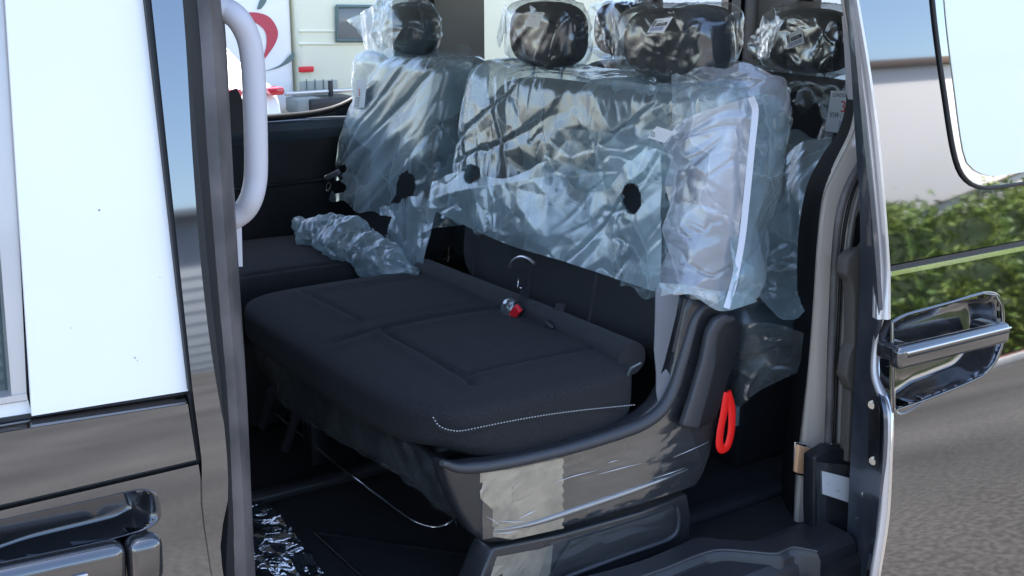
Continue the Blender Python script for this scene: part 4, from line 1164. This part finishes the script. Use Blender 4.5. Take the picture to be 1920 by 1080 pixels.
# third row
rear = thing('rear_bench', 'rear bench seat behind the two person bench with black backrest', 'seat', (2.3, 2.65, .44))
rounded('seat_cushion', (2.22, 2.62, .80), (.29, .74, .07), 6, BLUEPAD, rear, 14)
rounded('backrest', (2.56, 2.66, 1.10), (.075, .72, .27), 6, FABRIC, rear, 16, None, Matrix.Rotation(R(9), 3, 'Y'))
box('seat_base', (2.25, 2.62, .58), (.5, 1.35, .30), TRIM_BK, rear, .02)
for i, (yy, sx) in enumerate(((2.33, .138), (2.78, .12), (3.17, .12))):
    headrest(rear, (2.60, yy, 1.465), (.062, sx+.006, .090))
lbs = ['black rear bench headrest bagged in clear film beside the open door pillar', 'small bagged headrest showing between the two bench headrests and the door pillar', 'small bagged headrest showing between the two bench headrests']
for i, (yy, sx) in enumerate(((2.33, .155), (2.78, .135), (3.17, .135))):
    hcx = head_cover('headrest_cover', (2.60, yy, 1.465), (.078, sx, .097), F_HEAD if i else F_CLEAR, lbs[i], seed=131+7*i, group='clear bags over headrests')
    if i == 0:
        label_card([(1473, 66), (1503, 53), (1508, 81), (1478, 92)], 2.47, hcx, .02)
        sheetx('bag_corner', [(1400, 76, 2.56), (1420, 56, 2.56), (1450, 40, 2.54), (1480, 30, 2.52)], [(1402, 92, 2.56), (1420, 110, 2.55), (1440, 108, 2.52), (1450, 80, 2.50)], (26, 40), F_CLEAR, hcx, .008, 141, 14)
rcov = bag('rear_bench_cover', lambda z: 2.545+.16*(z-1.02), 2.66, .098, .745, lambda s, x, y: .875, 1.20, F_BLUE, None, 300, 60, .36, .03,
           lambda P: .022*facet(P, 7, 151)+.010*facet(P, 15, 152, spin=2)+.004*facet(P, 34, 153), lift=lambda x, y: .012*math.sin(y*31)+.008*math.sin(y*67))
tag(rcov, 'milky plastic bag round the lower backrest of the rear bench', 'plastic cover')
rc2 = bag('rear_backrest_film', lambda z: 2.56+.16*(z-1.02), 2.66, .094, .738, lambda s, x, y: 1.18, 1.385, F_DARK, None, 260, 40, .36, .03,
          lambda P: .018*facet(P, 8, 161)+.009*facet(P, 18, 162, spin=2)+.004*facet(P, 40, 163))
tag(rc2, 'thin clear film over the black upper backrest of the rear bench', 'plastic cover')
rc3 = bag('rear_cushion_cover', lambda z: 2.2, 2.62, .305, .755, lambda s, x, y: .70+.03*math.sin(y*20), .89, F_DARK, None, 300, 40, .36, .05,
          lambda P: .018*facet(P, 8, 171)+.009*facet(P, 18, 172, spin=2)+.004*facet(P, 40, 173))
tag(rc3, 'clear film over the rear bench cushion, hanging down in shiny folds', 'plastic cover')
sheetx('hanging_fold', [(1368, 612, 1.90), (1400, 604, 1.88), (1440, 606, 1.88), (1500, 625, 1.88)], [(1352, 770, 1.90), (1378, 775, 1.88), (1420, 735, 1.88), (1490, 700, 1.88)], (80, 90), F_CLEAR, rc3, .016, 177, 13)
sheetx('bulging_fold', [(1425, 560, 1.95), (1450, 380, 2.1), (1470, 290, 2.2), (1500, 262, 2.2), (1560, 255, 2.2)], [(1432, 568, 1.95), (1460, 595, 1.95), (1480, 598, 1.95), (1500, 590, 1.95), (1520, 560, 1.95)], (70, 90), F_BLUE, rc3, .014, 181, 10)
# big paper label on the rear backrest
pl, P_, X_, Y_, n_ = label_card([(1558, 170), (1606, 172), (1592, 252), (1547, 246)], 2.455, rc2, .02, rows='none')
text('LEADOBRY', P_[3]+X_*.10+Y_*.86, X_, Y_, .014, INK, pl)
text('3', P_[3]+X_*.48+Y_*.50, X_, Y_, .042, INK_R, pl, 'red_writing')
text('\u673a\u79cd : 12', P_[3]+X_*.10+Y_*.36, X_, Y_, .016, INK, pl)
for k_ in range(3): text('000 4012', P_[3]+X_*.52+Y_*(.22-.07*k_), X_, Y_, .009, INK_B, pl)
# label on the bench cover
lb = plate('paper_label', [at(u, v, x=1.535) for u, v in [(1231, 237), (1262, 247), (1246, 268), (1214, 258)]], (.0008, 0, 0), PAPER, bc)
P_ = [at(u, v, x=1.535) for u, v in [(1231, 237), (1262, 247), (1246, 268), (1214, 258)]]
text('55', P_[3].lerp(P_[0], .2)+(P_[1]-P_[0])*.08, P_[1]-P_[0], P_[0]-P_[3], .014, INK, lb)

# front passenger seat glimpsed behind the grab handle
fs = thing('front_chair', 'front seat glimpsed behind the grab handle, under plastic', 'seat', (.62, 2.9, .44))
rounded('backrest', (.70, 2.72, 1.05), (.10, .24, .33), 4, FABRIC, fs, 12, None, Matrix.Rotation(R(10), 3, 'Y'))
rounded('seat_cushion', (.42, 2.72, .74), (.26, .24, .07), 4, FABRIC, fs, 10)
box('seat_base', (.42, 2.72, .56), (.4, .4, .24), TRIM_BK, fs, .02)
fc = bag('front_seat_cover', lambda z: .73+.17*(z-1.05), 2.72, .13, .27, lambda s, x, y: .80, 1.28, F_BLUE, None, 160, 50, .4, .05, lambda P: .014*crumple(P, 9, 191)+.006*crumple(P, 25, 192))
tag(fc, 'pale plastic bag over the front seat behind the grab handle', 'plastic cover')
fb = ribbon('front_seat_belt', [at(u, v, y=2.3) for u, v in [(425, 172), (438, 200), (446, 225), (452, 250)]], (.8, -.5, 0), .045, .003, BELT_D, None, 20)
tag(fb, 'black belt webbing hanging behind the grab handle', 'seat belt')

# crumpled film on the floor
A = [at(u, v, z=.46) for u, v in [(440, 940), (472, 938), (498, 945)]]
ffm = grid('floor_film', rows_between([at(u, v, z=.452) for u, v in [(380, 1130), (400, 1040), (430, 935), (498, 938)]], [at(u, v, z=.452) for u, v in [(660, 1180), (610, 1075), (560, 1010), (512, 950)]], 160, 160), F_BUBBLE, None)
displace(ffm, lambda P: .010*facet(P, 18, 201)+.0035*facet(P, 48, 202, spin=2))
tag(ffm, 'crumpled shiny clear film lying on the van floor behind the front pillar', 'plastic film')

# ================================================================== beyond the van
WHITE_V = mat('white_vehicle_paint', (.97, .96, .94), .25, coat=.5)
CREAM = mat('cream_vehicle_paint', (.90, .87, .66), .4, coat=.2, vary=(1.2, (.86, .83, .62), .4, .6))
DEC_R = mat('red_decal', (.55, .06, .09), .4); DEC_T = mat('teal_grey_decal', (.12, .18, .17), .4); DEC_B = mat('blue_decal', (.12, .3, .5), .4)
rv = thing('camper_van', 'tall white camper van with a red and grey swirl on its side', 'camper', (2.0, 10.0, 0))
YB = 9.0
box('body', (1.4, 10.1, 1.75), (5.0, 2.2, 2.5), WHITE_V, rv, .12, seg=4)
xr = at(556, 100, y=YB).x
for o in rv.children:
    for v in o.data.vertices: pass
rv.children[0].location.x = xr-(1.4+2.5)
def decal(name, px, mt, y, parent):
    P = catmull([at(u, v, y=y) for u, v in px]+[at(*px[0], y=y)], 60)[:-1]
    return plate(name, P, (0, .004, 0), mt, parent)
decal('red_swirl', [(440, 28), (475, 23), (505, 32), (521, 58), (516, 82), (494, 112), (500, 85), (498, 60), (482, 44), (460, 36)], DEC_R, YB-.008, rv)
decal('grey_swoosh', [(496, 134), (525, 122), (550, 98), (550, 112), (525, 126)], DEC_T, YB-.008, rv)
decal('grey_swoosh', [(482, 18), (487, 2), (497, -14), (500, 0), (490, 16)], DEC_T, YB-.008, rv)
decal('blue_swoosh', [(425, 106), (452, 118), (452, 124), (425, 112)], DEC_B, YB-.008, rv)
for wx in (-1.2, 2.2):
    bm = bmesh.new(); bmesh.ops.create_cone(bm, cap_ends=True, segments=32, radius1=.36, radius2=.36, depth=.25, matrix=Matrix.Translation((wx, 9.2, .36)) @ Matrix.Rotation(R(90), 4, 'X'))
    from_bm('wheel', bm, RUBBER, rv)
cv = thing('caravan', 'cream coloured caravan with a small grey square window and red marker light', 'caravan', (5.6, 10, 0))
xc0 = at(557, 100, y=YB).x+.01; xc1 = at(760, 100, y=YB).x+2.2
box('body', ((xc0+xc1)/2, 10.1, 1.70), (xc1-xc0, 2.2, 2.5), CREAM, cv, .05, seg=4)
yb = YB
plate('window', [at(u, v, y=yb-.004) for u, v in [(631, 13), (636, 10), (700, 12), (703, 16), (703, 74), (700, 77), (634, 76), (630, 72)]], (0, -.02, 0), mat('grey_window', (.16, .17, .165), .2, coat=.5), cv, .01)
tube('window_rubber', [at(u, v, y=yb-.025) for u, v in [(631, 12), (703, 12), (703, 76), (631, 76), (631, 12)]], .016, DEC_T, cv, 8, curve=False)
box('marker_light', at(574, 130, y=yb-.02), (.13, .03, .045), RED, cv, .008)
for v0 in (58, 82): tube('moulding', [at(u, v0, y=yb-.002) for u in (560, 760)], .012, CREAM, cv, 6, curve=False)
hp = box('service_hatch', at(598, 167, y=yb-.012), (.34, .02, .14), mat('hatch_grey', (.42, .43, .36), .5), cv, .006)
for k in range(4): box('hatch_slot', at(575+k*16, 160, y=yb-.028), (.004, .01, .10), DEC_T, hp)
box('tow_bar', at(600, 172, y=yb-.25), (.62, .05, .03), SILVER, cv, .008)
box('jockey_wheel_post', at(620, 170, y=yb-.27), (.035, .035, .16), TRIM_DK, cv, .008)
box('gas_box', at(612, 192, y=yb-.30), (.42, .30, .10), TRIM_DK, cv, .02)
box('battery_box', at(570, 196, y=yb-.30), (.22, .25, .12), mat('grey_box', (.25, .28, .27), .5), cv, .02)
box('chassis', ((xc0+xc1)/2, 10.1, .40), (xc1-xc0-.3, 1.8, .12), TRIM_DK, cv, .02)
for wx in (5.3, 6.1):
    bm = bmesh.new(); bmesh.ops.create_cone(bm, cap_ends=True, segments=32, radius1=.33, radius2=.33, depth=.22, matrix=Matrix.Translation((wx, 9.3, .33)) @ Matrix.Rotation(R(90), 4, 'X'))
    from_bm('wheel', bm, RUBBER, cv)
# white car parked in front of the camper
car = thing('parked_car', 'white parked car with red tail lights seen through the van window', 'car', (2.2, 6.6, 0))
prof = [(0, .35), (0, .75), (.03, .93), (.10, 1.02), (.45, 1.06), (.9, 1.38), (2.0, 1.45), (2.9, 1.15), (4.1, .95), (4.3, .7), (4.3, .35)]
yb2 = 6.35; xrc = at(535, 170, y=yb2).x
bm = bmesh.new()
rings = []
for j, (f, ins) in enumerate(((0, .06), (.04, .02), (.12, 0), (.88, 0), (.96, .02), (1, .06))):
    ring = []
    for (dy, z) in prof:
        tum = .16*max(0, z-1.0)/.45
        xx = xrc-1.78+1.78*f
        xx = xx + (tum if f < .5 else -tum)
        ring.append(bm.verts.new((xx, yb2+dy*(1-.0)+ins*.8, z)))
    rings.append(ring)
for a, b in zip(rings, rings[1:]):
    for k in range(len(prof)-1): bm.faces.new((a[k], a[k+1], b[k+1], b[k]))
    bm.faces.new((a[-1], a[0], b[0], b[-1]))
bm.faces.new(rings[0]); bm.faces.new(rings[-1][::-1])
bmesh.ops.bevel(bm, geom=list(bm.edges), offset=.02, segments=2, affect='EDGES', clamp_overlap=True)
from_bm('body', bm, WHITE_V, car)
plate('rear_window', [Vector((x, y, z)) for x, y, z in ((xrc-1.5, yb2+.50, 1.085), (xrc-.28, yb2+.50, 1.085), (xrc-.36, yb2+.86, 1.34), (xrc-1.42, yb2+.86, 1.34))], (0, -.012, .014), GLASS_D, car)
for (ua, ub, v0, v1) in ((500, 535, 163, 180), (424, 456, 167, 184)):
    plate('tail_light', [at(ua, v0+3, y=yb2-.01), at(ub-4, v0, y=yb2-.01), at(ub, v0+5, y=yb2-.01), at(ub-2, v1-2, y=yb2-.01), at(ua+10, v1, y=yb2-.01)], (0, .10, 0), mat('tail_light_red', (.6, .03, .05), .15, coat=1), car, .01)
box('bumper', (xrc-.89, yb2+.0, .45), (1.70, .14, .22), WHITE_V, car, .04)
box('number_plate', (xrc-.89, yb2-.035, .82), (.5, .02, .11), mat('blank_plate', (.6, .6, .58), .4), car, .004)
for wx in (xrc-1.62, xrc-.16):
    for wy in (yb2+.75, yb2+3.4):
        bm = bmesh.new(); bmesh.ops.create_cone(bm, cap_ends=True, segments=32, radius1=.32, radius2=.32, depth=.2, matrix=Matrix.Translation((wx, wy, .32)) @ Matrix.Rotation(R(90), 4, 'Y'))
        from_bm('wheel', bm, RUBBER, car)
# white yard wall further right
WW = mat('white_wall_render', (.88, .88, .86), .8, vary=(1.5, (.84, .84, .82), .4, .6))
bw = thing('yard_wall', 'blown out white rendered yard wall beyond the far windows', 'wall', (16, 11.4, 0))
box('wall_face', (17.0, 11.5, 1.5), (22, .25, 3.0), WW, bw, .01)
box('coping', (17.0, 11.5, 3.04), (22.1, .35, .08), WW, bw, .01)

# ================================================================== behind the camera (seen in the paint)
WB = mat('beige_wall_render', (.84, .78, .73), .85, vary=(.8, (.81, .75, .70), .4, .6))
gw = thing('boundary_wall', 'long beige rendered boundary wall mirrored in the sliding door', 'wall', (10, -5.6, 0))
box('wall_face', (24.6, -5.7, 1.45), (40, .25, 2.9), WB, gw, .01)
box('coping', (24.6, -5.7, 2.94), (40.1, .36, .09), mat('brown_coping', (.16, .11, .08), .8), gw, .01)
kerb = box('kerb', (24.7, -3.72, .06), (40, .16, .13), mat('kerb_concrete', (.55, .53, .50), .8, vary=(6, (.42, .41, .39), .4, .6)), None, .015)
tag(kerb, kind='structure')
pav = box('pavement', (24.7, -4.75, .05), (40, 1.9, .12), mat('red_paving', (.30, .13, .09), .85, vary=(12, (.24, .11, .08), .4, .6)), None)
tag(pav, kind='structure')
CB_ = mat('sagging_cable', (.16, .14, .12), .7)
tube('cable', [Vector(p) for p in [(8.6, -5.56, 2.15), (9.1, -5.56, 1.98), (9.5, -5.56, 1.62), (10.1, -5.56, 1.42), (10.5, -5.56, 1.0)]], .014, CB_, gw, 8, 40)
tube('cable', [Vector(p) for p in [(7.5, -5.56, 1.25), (10, -5.56, 1.18), (13, -5.56, 1.5), (17, -5.56, 2.2)]], .014, CB_, gw, 8, 40)
for xj in range(6, 40, 4): box('wall_joint', (xj+.3, -5.572, 1.4), (.018, .01, 2.8), mat('joint_mortar', (.55, .50, .46), .9), gw)
# hedge: leaf-sized faces through an uneven volume
hedge = thing('hedge', 'clipped green hedge along the beige wall mirrored in the sliding door', 'hedge', (9, -4.6, .1))
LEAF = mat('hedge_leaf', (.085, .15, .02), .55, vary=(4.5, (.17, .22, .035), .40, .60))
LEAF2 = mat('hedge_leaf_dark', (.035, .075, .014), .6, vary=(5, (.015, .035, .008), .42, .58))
rs_ = np.random.RandomState(4)
def leaves(name, n, mt, x0, x1, seed, sz, spread=1.0):
    r_ = np.random.RandomState(seed)
    x = r_.uniform(x0, x1, n)
    top = 1.22 + .10*np.sin(x*1.7)+.07*np.sin(x*4.1+1)+.05*np.sin(x*9.3)
    th = r_.uniform(0, math.pi, n)
    rad = np.sqrt(r_.uniform(.35, 1, n))*spread
    y = -4.55 + np.cos(th)*rad*.62
    z = .12 + top*np.abs(np.sin(th))**.6*rad
    strag = r_.rand(n) < .05
    z = np.where(strag, z+r_.uniform(0, 1, n)**2*.42*(.5+.5*np.sin(x*5.3)), z)
    P = np.stack([x, y, z], 1)
    A = r_.normal(size=(n, 3)); A /= np.linalg.norm(A, axis=1)[:, None]
    B = r_.normal(size=(n, 3)); B -= (B*A).sum(1)[:, None]*A; B /= np.linalg.norm(B, axis=1)[:, None]
    s = r_.uniform(.6, 1.3, n)[:, None]*sz
    V = np.stack([P-A*s, P+B*s*.5, P+A*s, P-B*s*.5], 1).reshape(-1, 3)
    F = [(4*i, 4*i+1, 4*i+2, 4*i+3) for i in range(n)]
    return mesh(name, V, F, mt, hedge, False)
leaves('foliage', 42000, LEAF, 4.8, 24, 1, .045)
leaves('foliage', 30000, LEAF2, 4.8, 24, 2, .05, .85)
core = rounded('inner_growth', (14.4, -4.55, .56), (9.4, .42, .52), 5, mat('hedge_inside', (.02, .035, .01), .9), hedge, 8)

# unseen workshop, added to give the pillar paint a grey reflection
wk = thing('workshop', 'added low grey workshop with roller doors, there to be mirrored in the front pillar paint', 'workshop', (-12, -28, 0))
WKM = mat('workshop_cladding', (.30, .31, .33), .7, vary=(.9, (.25, .26, .28), .4, .6))
box('wall', (0, -31, 2.3), (56, 6, 4.6), WKM, wk, .03)
box('roof', (0, -31, 4.72), (56.8, 6.8, .22), mat('workshop_roof', (.16, .17, .18), .6), wk, .03)
for k in range(9):
    d_ = box('roller_door', (-25+k*6, -27.97, 1.6), (3.4, .06, 3.2), mat('roller_door_paint', (.42, .43, .44), .5), wk, .01)
    for q in range(10): box('door_rib', (-25+k*6, -27.93, .2+q*.31), (3.3, .03, .03), WKM, d_)
